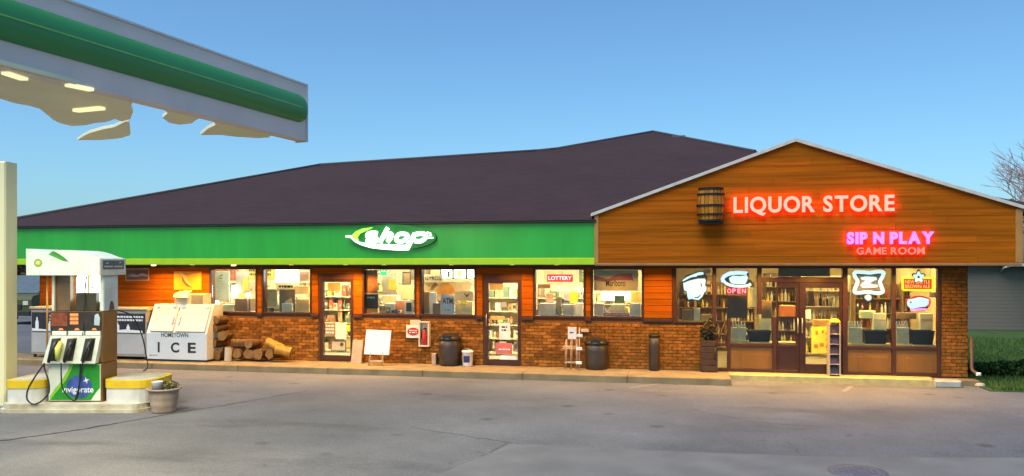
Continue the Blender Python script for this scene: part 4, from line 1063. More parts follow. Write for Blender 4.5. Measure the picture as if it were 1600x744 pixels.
# magazine rack outside the doors, yellow cap
Yr = -.42; x0, x1 = X(1297, Yr), X(1312, Yr); t = thing('magazine_rack', 'narrow white rack of dark magazines outside the entrance doors', 'rack', ((x0 + x1) / 2, Yr + .15, 0))
m = MB(); m.bbox(x0 - .02, x0, Yr, Yr + .3, 0, 1.19, .004); m.bbox(x1, x1 + .02, Yr, Yr + .3, 0, 1.19, .004); m.bbox(x0 + .001, x1 - .001, Yr + .28, Yr + .3, 0, 1.19, .004); m.build('case', pm('rack_white', (.42, .37, .29), .5), t)
for k in range(5):
    z0 = .04 + k * .225; m = MB(); m.bbox(x0 + .002, x1 - .002, Yr + .01, Yr + .278, z0, z0 + .012, .002); m.build('shelf', MATS['rack_white'], t)
    m = MB(); m.add([(x0 + .02, Yr + .06, z0 + .013), (x1 - .02, Yr + .06, z0 + .013), (x1 - .02, Yr + .12, z0 + .20), (x0 + .02, Yr + .12, z0 + .20), (x0 + .02, Yr + .09, z0 + .013), (x1 - .02, Yr + .09, z0 + .013), (x1 - .02, Yr + .15, z0 + .20), (x0 + .02, Yr + .15, z0 + .20)], [(0, 1, 2, 3), (7, 6, 5, 4), (0, 3, 7, 4), (1, 5, 6, 2), (3, 2, 6, 7)]); 
    mg = m.build('magazine', pm(f'magazine_cover_{k}', random.choice([(.10, .03, .03), (.04, .03, .05), (.25, .2, .15), (.05, .02, .02)]), .4, var=.5, scale=25), t)
x0, x1, z0, z1 = wrect(1294, 499, 1314, 508, Yr + .15); m = MB(); m.lathe([(.11, 0), (.13, .01), (.12, .04), (.08, .08), (.03, .10)], ((x0 + x1) / 2, Yr + .15, 1.195), 16); single(m, 'yellow_bag', pm('yellow_bag', (.55, .48, .06), .5), 'bright yellow folded bag on top of the magazine rack', 'bag')
# end kerb stone, downpipe shoe, pale rocks
a_, b_ = X(1460, -.62), X(1503, -.62); m = MB(); m.bbox(a_, b_, -.62, -.30, -.16, .0, .03); single(m, 'kerb_stone', pm('grey_kerb', (.34, .33, .28), .85, bump=.3), 'short grey kerb block at the end of the yellow step', 'kerb')
p = P(1509, 574, -.1); m = MB(); m.tube([(XW1 + .06, -.06, .9), (XW1 + .06, -.06, .25), (XW1 + .06, -.12, .17), (XW1 + .10, -.30, .12)], .04, 8); single(m, 'downspout', pm('downspout_paint', (.10, .05, .02), .5), 'brown downspout with elbow at the brick corner', 'downspout')
m = MB(); m.bbox(XW1 + .06, XW1 + .15, -.38, -.30, .09, .16, .02); single(m, 'downspout_shoe', PAPER, 'white plastic shoe on the end of the brown downspout', 'pipe end')
for (a_, b_, r_, lb) in ((1531, 604, .12, 'flat pale rock at the edge of the lawn beside the kerb'), (1518, 598, .07, 'little pale stone between the kerb block and the lawn')):
    g = G(a_, b_); m = MB(); m.lathe([(r_ * .9, 0), (r_, r_ * .25), (r_ * .7, r_ * .6), (r_ * .2, r_ * .7)], (g.x, g.y, -.15), 9); single(m, 'rock', pm('pale_rock', (.40, .37, .28), .9, bump=.4), lb, 'rock')

# ================================================================== SIGNS ON THE FACADE
def letters(body, px0, px1, pyb, pyt, Y, depth, mats, t, bold=.02, gap=.10, space=.30):
    x0, x1 = X(px0, Y), X(px1, Y); m_ = (px0 + px1) / 2
    lay_, x = [], 0
    for ch in body:
        if ch == ' ': x += space; continue
        vs, fs, nz = glyphs(ch, bold, 0, .05); ax, bx = min(v.x for v in vs), max(v.x for v in vs)
        lay_.append((ch, x, bx - ax)); x += bx - ax + gap
    tot = x - gap; sx = (x1 - x0) / tot
    caps = glyphs('E', bold, 0, .05)[0]; c0, c1 = min(v.y for v in caps), max(v.y for v in caps)
    for ch, xs, w_ in lay_:
        pm_ = px0 + (px1 - px0) * (xs + w_ / 2) / tot
        zb, zt = Zp(m_, pyb, Y), Zp(m_, pyt, Y); sz = (zt - zb) / (c1 - c0)
        vs = glyphs(ch, bold, 0, .05)[0]; lo, hi_ = min(v.y for v in vs), max(v.y for v in vs)
        m = MB(); text(m, ch, x0 + xs * sx, x0 + (xs + w_) * sx, zb + (lo - c0) * sz, zb + (hi_ - c0) * sz, Y, depth, 0, 1, offset=bold); m.build('letter', mats, t)
YS = -1.29
sgn = thing('letter_sign', 'pinkish white glowing letters reading LIQUOR STORE with red halo', 'sign', (X(1270, YS), YS, Zp(1270, 331, YS)))
letters('LIQUOR STORE', 1146, 1397, 331.5, 306.5, YS, .045, [em('sign_face_pink', (1.0, .50, .36), .40, (.3, .15, .1)), em('sign_edge_red', (1.0, .03, .02), 4.2)], sgn, .026)
sgn = thing('letter_sign', 'magenta glowing letters reading SIP N PLAY', 'sign', (X(1390, YS), YS, Zp(1390, 382, YS)))
letters('SIP N PLAY', 1323, 1459, 381.5, 362.5, YS, .045, [em('sign_face_magenta', (1.0, .34, .95), .36, (.3, .1, .3)), em('sign_edge_magenta', (1.0, .03, .6), 3.2)], sgn, .05)
sgn = thing('letter_sign', 'red glowing letters reading GAME ROOM below the magenta ones', 'sign', (X(1390, YS), YS, Zp(1390, 398, YS)))
letters('GAME ROOM', 1338, 1444, 397.5, 386.5, YS, .04, [em('sign_face_red', (1.0, .15, .10), .62, (.3, .06, .05)), em('sign_edge_red2', (1.0, .02, .02), 2.2)], sgn, .02)
# barrel
Yb = GY - .04; bx, bz0, bz1 = X(1110.5, Yb - .15), Zp(1110, 347, Yb - .15), Zp(1110, 294, Yb - .15); H = bz1 - bz0; Rm = (X(1133, Yb - .15) - X(1088, Yb - .15)) / 2
bar = thing('barrel', 'round wooden barrel with black hoops mounted on the gable boards', 'barrel', (bx, Yb - Rm * .75, bz0))
bc = (bx, Yb - Rm * .75)
brad = lambda t: Rm * (.80 + .16 * math.sin(math.pi * t))
STV = pm('barrel_stave', (.50, .20, .018), .5, scale=3, col2=(.26, .085, .006), rnd=.25, stretch=(4, 4, .6), spec=.2)
NS = 18
for k in range(NS):
    q0, q1 = 2 * math.pi * k / NS + .02, 2 * math.pi * (k + 1) / NS - .02; vs = []
    for j in range(9):
        t = j / 8; r_ = brad(t)
        for q in (q0, (q0 + q1) / 2, q1): vs.append((bc[0] + r_ * math.cos(q), bc[1] + r_ * .75 * math.sin(q), bz0 + H * (.03 + .94 * t)))
    m = MB(); m.add(vs, [(j * 3 + i, j * 3 + i + 1, j * 3 + i + 4, j * 3 + i + 3) for j in range(8) for i in range(2)], 0, False); m.build('stave', STV, bar)
m = MB(); 
def oring(m, z, r_, hh, th=.022):
    n = 32; vs = []
    for k in range(n):
        q = 2 * math.pi * k / n
        for rr, zz in ((r_ + th, z - hh), (r_ + th, z + hh), (r_ - .02, z + hh), (r_ - .02, z - hh)): vs.append((bc[0] + rr * math.cos(q), bc[1] + rr * .75 * math.sin(q), zz))
    m.add(vs, [(k * 4 + i, ((k + 1) % n) * 4 + i, ((k + 1) % n) * 4 + (i + 1) % 4, k * 4 + (i + 1) % 4) for k in range(n) for i in range(4)])
HOOP = pm('black_hoop', (.012, .011, .010), .35, metal=.4)
for t, hh in ((.03, .022), (.21, .020), (.47, .022), (.80, .020), (.965, .022)):
    m = MB(); oring(m, bz0 + H * t, brad(t), hh); m.build('hoop', HOOP, bar)
m = MB(); n = 28; m.add([(bc[0] + brad(1) * .95 * math.cos(2 * math.pi * k / n), bc[1] + brad(1) * .71 * math.sin(2 * math.pi * k / n), bz0 + H * .95) for k in range(n)], [tuple(range(n))]); m.build('barrel_head', pm('barrel_head', (.20, .09, .02), .6), bar)
m = MB(); m.box(bc[0] - .05, bc[0] + .05, bc[1], GY - .02, bz0 + H * .4, bz0 + H * .5); m.build('bracket', HOOP, bar)
m = MB(); m.bbox(bc[0] - Rm * .86, bc[0] + Rm * .86, bc[1] - .1, bc[1] + .1, bz0 - .05, bz0, .01); m.build('stand', HOOP, bar)
# shop sign: green oval with white lettering and swoosh
Yo = FY - .03; so = thing('oval_sign', 'lit white shop lettering on a dark green oval on the fascia', 'sign', (X(613, Yo), Yo, Zp(613, 392, Yo)))
def ell(cx_, cy_, rx, ry, n=40, rot=0): return [(cx_ + rx * math.cos(2 * math.pi * k / n) * math.cos(rot) - ry * math.sin(2 * math.pi * k / n) * math.sin(rot), cy_ + rx * math.cos(2 * math.pi * k / n) * math.sin(rot) + ry * math.sin(2 * math.pi * k / n) * math.cos(rot)) for k in range(n)]
m = MB(); m.prism(wpoly(ell(614.5, 371, 68, 20), Yo), Yo - .05, Yo + .028); m.build('oval', pm('oval_green', (.012, .19, .02), .3, var=.1), so)
SW = em('shop_white', (.86, 1.0, .93), 1.0)
LIT = em('lime_lit', (.35, 1.0, .06), .5)
Yl = Yo - .052
m = MB(); m.prism(wpoly([(541, 368), (549, 368), (551, 371.5), (561, 378), (575, 381), (634, 383), (638, 376), (645, 376), (643.5, 382), (639, 391), (622, 391.3), (600, 390), (580, 387.5), (565, 383), (555, 378), (548, 371.5), (541, 371)], Yl), Yl - .03, Yl); m.build('swoosh', [SW], so)
m = MB(); m.prism(wpoly([(549, 369), (556, 362), (567, 357.5), (583, 355.5), (574, 360), (563, 365), (559, 371), (561, 376.5), (553, 373)], Yl), Yl - .0295, Yl); m.build('lime_stroke', [LIT], so)  # yellow-green highlight of the oval, built as a glowing shape
def pglyph(name, outer, mats, par, Y, d=.032):
    m = MB(); m.prism(wpoly(outer, Y), Y - d, Y); return m.build(name, mats, par)
ox = lambda u: u / 9.412 + 530
oy = lambda v: v / 9.412 + 340
def stroke(m, pts, w0, Y, d):
    """fat rounded brush stroke in photo-measured points on the sign plane"""
    pts = [P(ox(a), oy(b), Y) for a, b in pts]; r_ = w0 / 9.412 / 2 * ((X(620, Y) - X(610, Y)) / 10)
    fine = []
    for i in range(len(pts) - 1):
        p0, p1, p2, p3 = pts[max(i - 1, 0)], pts[i], pts[i + 1], pts[min(i + 2, len(pts) - 1)]
        for k in range(5):
            t = k / 5; fine.append(.5 * ((2 * p1) + (p2 - p0) * t + (2 * p0 - 5 * p1 + 4 * p2 - p3) * t * t + (3 * p1 - p0 - 3 * p2 + p3) * t ** 3))
    fine.append(pts[-1])
    m.tube(fine, r_, 8)
def letter_stroke(strokes, w0):
    m = MB()
    for s_ in strokes: stroke(m, s_, w0, Yl - .02, .03)
    m.build('letter', [SW], so)
letter_stroke([[(560, 235), (500, 225), (430, 240), (415, 275), (470, 300), (540, 305), (545, 340), (470, 350), (400, 335)]], 62)
letter_stroke([[(715, 150), (660, 250), (600, 370)], [(650, 290), (720, 245), (770, 250), (750, 310), (710, 360)]], 62)
letter_stroke([[(960, 240), (880, 245), (840, 300), (850, 345), (930, 350), (990, 300), (1000, 255), (950, 238)]], 56)
letter_stroke([[(1110, 235), (1070, 320), (1010, 440)], [(1110, 250), (1200, 235), (1270, 255), (1260, 310), (1190, 350), (1110, 345)]], 60)
letter_stroke([[(1290, 215), (1350, 235)], [(1300, 300), (1385, 298)], [(1320, 265), (1360, 262)]], 18)

# ================================================================== INSIDE: NEON SIGNS, POSTERS, FURNITURE
YN = .13
NW = em('neon_white', (.74, 1.0, 1.0), .42, (.3, .4, .4)); NBK = pm('neon_backing', (.02, .035, .08), .4); NBL = em('neon_blue_tube', (.12, .2, 1.0), 2.2); NR = em('neon_red_tube', (1.0, .03, .03), 1.6); NY = em('neon_yellow_tube', (1.0, .70, .01), .62); NP = em('neon_pink', (1.0, .35, .5), .5)
def neon(name, label, pxc, py0):
    return thing(name, label, 'neon sign', (X(pxc, YN), YN, Zp(pxc, py0, YN)), 'neon signs behind the storefront glass')
def npoly(t, name, pts, mats, y0, y1):
    m = MB(); m.prism(wpoly(pts, YN), y0, y1); return m.build(name, mats, t)
z1f = lambda pts, s, ox_, oy_: [(ox_ + a / s, oy_ + b / s) for a, b in pts]
A1 = lambda pts: z1f(pts, 10.629, 1050, 410)
t = neon('neon_sign', 'glowing white shield shaped sign with tilted banner in brick-based window', 1087, 470)
out1 = A1([(175, 290), (240, 225), (350, 185), (440, 155), (520, 150), (540, 190), (585, 240), (570, 300), (560, 380), (580, 400), (575, 490), (540, 510), (500, 590), (440, 640), (380, 630), (330, 615), (270, 630), (250, 590), (235, 490), (190, 475), (175, 340)])
npoly(t, 'backing', [(1087 + (a - 1087) * 1.04, 446 + (b - 446) * 1.03) for a, b in out1], NBK, YN - .01, YN + .03)
npoly(t, 'lit_face', A1([(185, 345), (300, 300), (440, 270), (545, 270), (560, 300), (548, 390), (572, 405), (568, 480), (535, 500), (498, 578), (440, 628), (380, 618), (330, 605), (275, 618), (258, 585), (242, 482), (200, 465)]), [NW], YN - .03, YN - .0105)
npoly(t, 'banner', A1([(175, 318), (180, 290), (250, 240), (350, 198), (440, 165), (515, 160), (530, 200), (480, 212), (430, 215), (400, 240), (340, 245), (290, 262), (240, 290)]), [NW], YN - .032, YN - .0108)
npoly(t, 'mark', A1([(370, 580), (420, 575), (470, 535), (478, 545), (430, 590), (380, 594)]), NBK, YN - .036, YN - .0305)
npoly(t, 'mark', A1([(470, 350), (490, 350), (500, 405), (484, 410)]), NBK, YN - .036, YN - .0305)
npoly(t, 'mark', A1([(255, 292), (330, 268), (400, 250), (436, 236), (440, 246), (380, 266), (300, 296), (258, 302)]), NBK, YN - .036, YN - .0325)
t = neon('neon_sign', 'glowing white blue swirl sign with red OPEN letters beneath', 1151, 460)
npoly(t, 'backing', A1([(820, 270), (860, 210), (960, 160), (1100, 148), (1265, 160), (1275, 215), (1265, 280), (1320, 300), (1340, 350), (1320, 400), (1200, 430), (1000, 430), (900, 400), (830, 340)]), NBK, YN - .008, YN + .03)
def nstroke(t, name, pts, w_, mat_, y):
    m = MB(); pp = [P(a, b, y) for a, b in pts]; fine = []
    for i in range(len(pp) - 1):
        p0, p1, p2, p3 = pp[max(i - 1, 0)], pp[i], pp[i + 1], pp[min(i + 2, len(pp) - 1)]
        for k in range(6):
            q = k / 6; fine.append(.5 * ((2 * p1) + (p2 - p0) * q + (2 * p0 - 5 * p1 + 4 * p2 - p3) * q * q + (3 * p1 - p0 - 3 * p2 + p3) * q ** 3))
    fine.append(pp[-1]); m.tube(fine, w_ / 2 / 66.0, 8); return m.build(name, [mat_], t)
nstroke(t, 'swirl_tube', A1([(1240, 185), (1120, 180), (980, 190), (870, 240), (850, 290), (900, 350), (1010, 390), (1150, 400), (1260, 385), (1310, 360)]), 4.6, NW, YN - .035)
npoly(t, 'lit_letters', A1([(945, 262), (1010, 220), (1120, 228), (1240, 214), (1262, 255), (1235, 325), (1210, 362), (1100, 362), (990, 350), (962, 318)]), [NW], YN - .04, YN - .009)
nstroke(t, 'edge_glow', A1([(1265, 165), (1100, 152), (960, 164), (860, 214), (822, 270), (832, 335)]), 1.4, NBL, YN - .02)
for ch, a_, b_ in (('O', 915, 985), ('P', 1000, 1062), ('E', 1085, 1140), ('N', 1160, 1225)):
    u0, u1 = 1050 + a_ / 10.629, 1050 + b_ / 10.629; m = MB(); text(m, ch, X(u0, YN - .03), X(u1, YN - .03), Zp(1150, 458.5, YN - .03), Zp(1150, 451, YN - .03), YN - .03, .02, 0, 1, offset=.03); m.build('letter', [NP, NR], t)
m = MB(); x0, x1, z0, z1 = wrect(1134, 449.5, 1167, 460, YN); m.bbox(x0, x1, YN - .005, YN + .02, z0, z1, .004); m.build('open_backing', pm('open_backing_red', (.35, .02, .02), .4), t)
A3 = lambda pts: z1f(pts, 8.269, 1320, 410)
t = neon('neon_sign', 'large glowing white scroll sign with a round medallion hanging under it', 1355, 470)
npoly(t, 'backing', A3([(105, 110), (200, 98), (320, 108), (460, 98), (522, 130), (505, 210), (480, 255), (505, 330), (515, 390), (440, 424), (350, 405), (250, 410), (150, 420), (100, 385), (115, 320), (140, 255), (110, 190)]), NBK, YN - .008, YN + .03)
nstroke(t, 'scroll_tube', A3([(320, 135), (200, 125), (130, 130), (130, 180), (165, 250), (135, 330), (125, 380), (170, 395), (300, 385), (430, 400), (490, 380), (480, 330), (455, 255), (485, 190), (500, 140), (450, 120), (320, 135)]), 5.6, NW, YN - .035)
npoly(t, 'lit_letters', A3([(200, 195), (270, 182), (390, 188), (412, 202), (408, 225), (370, 238), (320, 265), (350, 285), (420, 290), (418, 322), (340, 330), (225, 330), (205, 310), (200, 290), (225, 262), (270, 235), (215, 228)]), [NW], YN - .04, YN - .009)
npoly(t, 'scroll_ground', A3([(155, 160), (460, 158), (430, 255), (460, 365), (150, 365), (190, 255)]), pm('scroll_ground', (.22, .20, .22), .5), YN - .02, YN - .0085)
nstroke(t, 'medallion_ring', [(1356.5 + 7.6 * math.cos(k * math.pi / 8), 464.5 + 7.6 * math.sin(k * math.pi / 8)) for k in range(17)], 2.6, NBK, YN - .015)
npoly(t, 'medallion', ell(1356.5, 465, 4.6, 4.8, 20), [NW], YN - .03, YN - .01)
npoly(t, 'hanger', [(1349, 455), (1365, 455), (1362, 461), (1351, 461)], pm('hanger_red', (.30, .04, .04), .5), YN - .02, YN - .009)
t = neon('neon_sign', 'yellow framed red lettered ale sign with a blue white star flower', 1434, 455)
x0, x1, z0, z1 = wrect(1410.5, 434.5, 1457.5, 453.5, YN - .03)
m = MB(); m.bbox(x0, x1, YN - .01, YN + .03, z0, z1, .01); m.build('red_ground', pm('ale_red', (.42, .03, .01), .4), t)
m = MB(); o_ = .02; m.tube([(x0 + o_, YN - .03, z0), (x1 - o_, YN - .03, z0), (x1, YN - .03, z0 + o_), (x1, YN - .03, z1 - o_), (x1 - o_, YN - .03, z1), (x0 + o_, YN - .03, z1), (x0, YN - .03, z1 - o_), (x0, YN - .03, z0 + o_), (x0 + o_, YN - .03, z0)], .021, 8); m.build('yellow_tube', [NY], t)
m = MB(); text(m, 'NEWCASTLE', x0 + .05, x1 - .05, (z0 + z1) / 2 + .012, z1 - .045, YN - .0105, .012, offset=.01); text(m, 'BROWN ALE', x0 + .05, x1 - .05, z0 + .045, (z0 + z1) / 2 - .012, YN - .0105, .012, offset=.01)
m.build('lettering', [em('ale_letters', (1.0, .38, .10), .55, (.5, .2, .05))], t)
fl = []
for k in range(40):
    q = 2 * math.pi * k / 40; r_ = 7.4 + 1.9 * math.cos(5 * q); fl.append((1434.3 + r_ * math.sin(q), 433 - r_ * math.cos(q)))
npoly(t, 'star_backing', [(1434.3 + (a - 1434.3) * 1.22, 432.4 + (b - 433) * 1.22) for a, b in fl], NBK, YN - .052, YN - .046)
npoly(t, 'star', fl, [NW], YN - .065, YN - .0525); npoly(t, 'star_centre', ell(1434, 433, 1.9, 1.9, 12), NBK, YN - .07, YN - .0655)
t = neon('neon_sign', 'glowing white letters on red with purple glow below the ale sign', 1434, 483)
npoly(t, 'backing', A3([(780, 510), (800, 470), (860, 455), (880, 440), (980, 430), (1085, 455), (1110, 500), (1105, 560), (1060, 600), (900, 605), (810, 575)]), pm('neon_back_red', (.45, .02, .04), .4), YN - .005, YN + .03)
npoly(t, 'lit_letters', A3([(800, 520), (815, 480), (870, 472), (900, 465), (960, 448), (1040, 462), (1085, 480), (1078, 540), (1040, 572), (960, 580), (890, 598), (840, 590), (808, 560)]), [NW], YN - .03, YN - .0055)
npoly(t, 'mark', ell(1422.4, 472.4, 1.5, 1.2, 10), NBK, YN - .034, YN - .0305)
nstroke(t, 'purple_tube', A3([(850, 600), (900, 612), (970, 604), (1050, 606)]), 1.6, em('neon_purple', (.45, .08, 1.0), 2.5), YN - .03)
nstroke(t, 'red_tube', A3([(1085, 560), (1108, 530), (1105, 480), (1080, 455)]), 1.3, NR, YN - .03)
# ------------------------------------------------------------------ shop interior
PAL = [pm(f'pack_{i}', c, .5, var=.15) for i, c in enumerate([(.62, .52, .28), (.70, .66, .52), (.50, .10, .04), (.16, .22, .12), (.30, .18, .07), (.72, .55, .10), (.20, .24, .30), (.10, .07, .05), (.55, .34, .16), (.68, .62, .40)])]
BOT = [pm(f'bottle_glass_{i}', c, .15, var=.2) for i, c in enumerate([(.20, .08, .015), (.06, .09, .02), (.35, .22, .05), (.50, .42, .25), (.03, .02, .015), (.30, .05, .02)])]
SHW = pm('shelf_cream', (.62, .54, .36), .5); SHB = pm('shelf_brown', (.22, .12, .04), .5)
def shelves(px0, px1, Y, zt, label, mats, bottles=False, n=5, mat=SHW, dens=.8):
    x0, x1 = X(px0, Y), X(px1, Y); t = thing('shelf_unit', label, 'shelves', ((x0 + x1) / 2, Y + .2, .004))
    m = MB(); m.bbox(x0, x0 + .03, Y, Y + .4, .005, zt, .004); m.build('side_panel', mat, t)
    m = MB(); m.bbox(x1 - .03, x1, Y, Y + .4, .005, zt, .004); m.build('side_panel', mat, t)
    m = MB(); m.box(x0 + .031, x1 - .031, Y + .37, Y + .4, .05, zt); m.build('back_panel', mat, t)
    pr = MB(); hs = (zt - .08) / n
    for k in range(n):
        z = .08 + k * hs; m = MB(); m.bbox(x0 + .031, x1 - .031, Y, Y + .369, z, z + .025, .004); m.build('shelf', mat, t)
        x = x0 + .05
        while x < x1 - .12:
            w_ = random.uniform(.05, .11) if bottles else random.choice((random.uniform(.05, .10), random.uniform(.06, .14), random.uniform(.1, .24))); h_ = hs * random.uniform(.45, .88); d = random.uniform(.02, .12)
            if random.random() < dens and x + w_ < x1 - .04:
                if bottles:
                    r = w_ * .42; prof = [(r, 0), (r, h_ * .58), (r * .38, h_ * .76), (r * .38, h_)]
                    vs = [(x + w_ / 2 + a * math.cos(q * math.pi / 3), Y + d + r + a * math.sin(q * math.pi / 3), z + .026 + b) for a, b in prof for q in range(6)]
                    pr.add(vs, [(i * 6 + q, i * 6 + (q + 1) % 6, (i + 1) * 6 + (q + 1) % 6, (i + 1) * 6 + q) for i in range(3) for q in range(6)], random.randrange(len(mats)))
                elif w_ < .085:
                    r = w_ * .45; vs = [(x + w_ / 2 + a * math.cos(q * math.pi / 3), Y + d + r + a * math.sin(q * math.pi / 3), z + .026 + b) for a, b in ((r, 0), (r, h_ * .7), (r * .5, h_ * .9)) for q in range(6)]
                    pr.add(vs, [(i * 6 + q, i * 6 + (q + 1) % 6, (i + 1) * 6 + (q + 1) % 6, (i + 1) * 6 + q) for i in range(2) for q in range(6)], random.randrange(len(mats)))
                    pr.box(x + w_ * .1, x + w_ * .9, Y + d - .004, Y + d + r, z + .026 + h_ * .2, z + .026 + h_ * .5, random.randrange(len(mats)))
                else:
                    pr.box(x, x + w_ * .94, Y + d, Y + d + .2, z + .026, z + .026 + h_, random.randrange(len(mats)))
                    u0 = random.uniform(.05, .3); v0 = random.uniform(.15, .5); pr.box(x + w_ * u0, x + w_ * random.uniform(.6, .88), Y + d - .004, Y + d - .0005, z + .026 + h_ * v0, z + .026 + h_ * random.uniform(v0 + .15, .92), random.randrange(len(mats)))
                    if random.random() < .5: pr.box(x + w_ * .1, x + w_ * .84, Y + d - .003, Y + d - .0004, z + .026 + h_ * .04, z + .026 + h_ * .11, random.randrange(len(mats)))
            x += w_ + random.uniform(0, .02)
    o = pr.build('product', mats, t, kind='stuff'); return t
for i, (a, b, Y, zt, lb) in enumerate(((345, 470, 3.1, 1.62, 'low cream grocery shelves behind the two windows over the firewood'),
        (335, 480, 5.75, 1.9, 'tall cream wall shelves far behind the windows over the firewood'),
        (498, 552, 1.9, 1.95, 'packed cream shelves just inside the door by the easel'),
        (575, 650, 3.0, 1.60, 'low snack shelves behind the window above the easel sign'),
        (660, 742, 4.2, 1.75, 'cream shelves behind the window with the teller machine sign'),
        (755, 822, 2.1, 1.95, 'packed cream shelves just inside the door beside the bucket'),
        (838, 925, 4.0, 1.85, 'cream shelves behind the window with the red lit sign'),
        (930, 1010, 3.2, 1.70, 'cream shelves behind the window with the cigarette poster'),
        (560, 760, 5.75, 2.0, 'long cream wall shelves along the far side of the shop'))): shelves(a, b, Y, zt, lb, PAL)
for a, b, Y, zt, lb in ((1060, 1180, 4.6, 2.0, 'dark liquor shelves behind the shield shaped neon sign'), (1195, 1250, 5.7, 2.25, 'brown liquor shelves seen through the inner entrance door'),
        (1255, 1330, 3.6, 2.2, 'bright bottle shelves seen through the outer entrance door'), (1335, 1410, 2.6, 2.0, 'bottle shelves behind the scroll neon sign'), (1412, 1490, 3.4, 2.05, 'bottle shelves behind the yellow framed ale sign')):
    shelves(a, b, Y, zt, lb, BOT + PAL[:2] + PAL[5:6] + PAL[8:10], True, 5, SHB if a != 1255 else SHW, .80)
# window counter under the shop windows
def counter(px0, px1, Y0, Y1, zt, label, mt=SHW, base=.005):
    x0, x1 = X(px0, Y0), X(px1, Y0); t = thing('window_counter', label, 'counter', ((x0 + x1) / 2, Y0, base)); m = MB(); m.bbox(x0, x1, Y0, Y1, zt - .04, zt, .006); m.build('top', mt, t)
    m = MB(); m.box(x0 + .03, x1 - .03, Y0 + .03, Y1 - .02, base, zt - .041); m.build('front', mt, t); return t
counter(328, 488, .30, .75, 1.235, 'long cream counter under the two windows over the firewood')
counter(566, 744, .30, .75, 1.235, 'long cream counter under the windows between the two doors')
counter(834, 1006, .30, .75, 1.235, 'long cream counter under the red sign and cigarette poster')
def col(name, c, var=.12, sc=5, e=0):
    c = tuple(min(.8, v * 1.3) for v in c)
    return pm('c_' + name, c, .55, var=var, scale=sc)
def item(px0, py0, px1, py1, name, label, cat, c, Y=.34, d=.02, e=0.0, var=.12, trim=None, pole=False):
    """something inside the window: poster on the glass side, box, machine ...; short ones stand on the counter, hung ones hang on two wires from the ceiling"""
    x0, x1, z0, z1 = wrect(px0, py0, px1, py1, Y)
    if abs(z0 - 1.235) < .09 and Y > .28: z0 = 1.236
    t = thing(name, label, cat, ((x0 + x1) / 2, Y, z0))
    mt = em('lit_' + label[:24], c, e) if e else col(label[:24], c, var)
    m = MB(); m.bbox(x0, x1, Y, Y + d, z0, z1, min(.008, d * .4)); m.build('body' if d > .03 else 'sheet', mt, t)
    if trim:
        m = MB(); frame_rect(m, x0 - .004, x1 + .004, z0 - .004, z1 + .004, .03, Y - .012, Y - .0005); m.build('frame', trim, t)
    if pole and z0 > 1.3:
        m = MB()
        for xx in (x0 + .03, x1 - .03): m.box(xx - .003, xx + .003, Y + d / 2 - .003, Y + d / 2 + .003, z1, 2.749)
        m.build('wire', STEEL, t)
    return t, x0, x1, z0, z1
def letter_on(t, body, x0, x1, z0, z1, Y, mt, name='lettering', off=.01): m = MB(); text(m, body, x0, x1, z0, z1, Y - .001, .003, offset=off); return m.build(name, mt, t)
DKF = pm('dark_poster_frame', (.08, .06, .03), .5)
# window 1
t, a, b, c_, d_ = item(333, 424, 358, 470, 'wall_panel', 'tall grey green panel with a dark leaf mark in the first window', 'panel', (.30, .36, .30), .9, .04, pole=True)
m = MB(); 
for k in range(4): m.prism([(a + .10, c_ + .62 - k * .03), (a + .28 - k * .02, c_ + .74 - k * .09), (a + .30, c_ + .71 - k * .09)], .893, .8995)
m.build('leaf_mark', pm('leaf_mark', (.10, .13, .10), .6), t)
t, a, b, c_, d_ = item(368, 424, 389, 459, 'hanging_banner', 'grey and yellow hanging banner in the first window', 'banner', (.26, .27, .24), .7, .02, pole=True); m = MB(); m.box((a + b) / 2 + .02, b - .02, .692, .6995, c_ + .08, d_ - .18); m.build('yellow_patch', col('banner yellow', (.62, .42, .05)), t)
item(367, 467, 391, 487, 'coffee_machine', 'dark brown machine on the counter in the first window', 'machine', (.16, .09, .05), .42, .25)
item(342, 476, 364, 487, 'goods_box', 'small cream box on the counter of the first window', 'box', (.62, .56, .36), .36, .2)
def lamp(px_, py_, r, label, s=6):
    p = P(px_, py_, .3); t = thing('globe_lamp', label, 'lamp', (p.x, .3, 1.236)); m = MB(); m.lathe([(.0005, -r)] + [(r * math.sin(k * math.pi / 8), -r * math.cos(k * math.pi / 8)) for k in range(1, 8)] + [(.0005, r)], (p.x, .3, p.z), 14)
    m.build('globe', em('globe_glow', (.9, 1, .92), 3.0), t); m = MB(); m.tube([(p.x, .3, 1.236), (p.x, .3, p.z - r)], .012, 6); m.build('stem', STEEL, t)
lamp(339, 474, .075, 'round glowing lamp low in the first window by the ice chest'); lamp(387.5, 461, .06, 'round glowing lamp beside the grey and yellow banner'); 
t = item(361.5, 446, 369.5, 465, 'tube_lamp', 'upright glowing white tube lamp in the first window', 'lamp', (.9, 1, .92), .6, .06, e=3.0, pole=True)
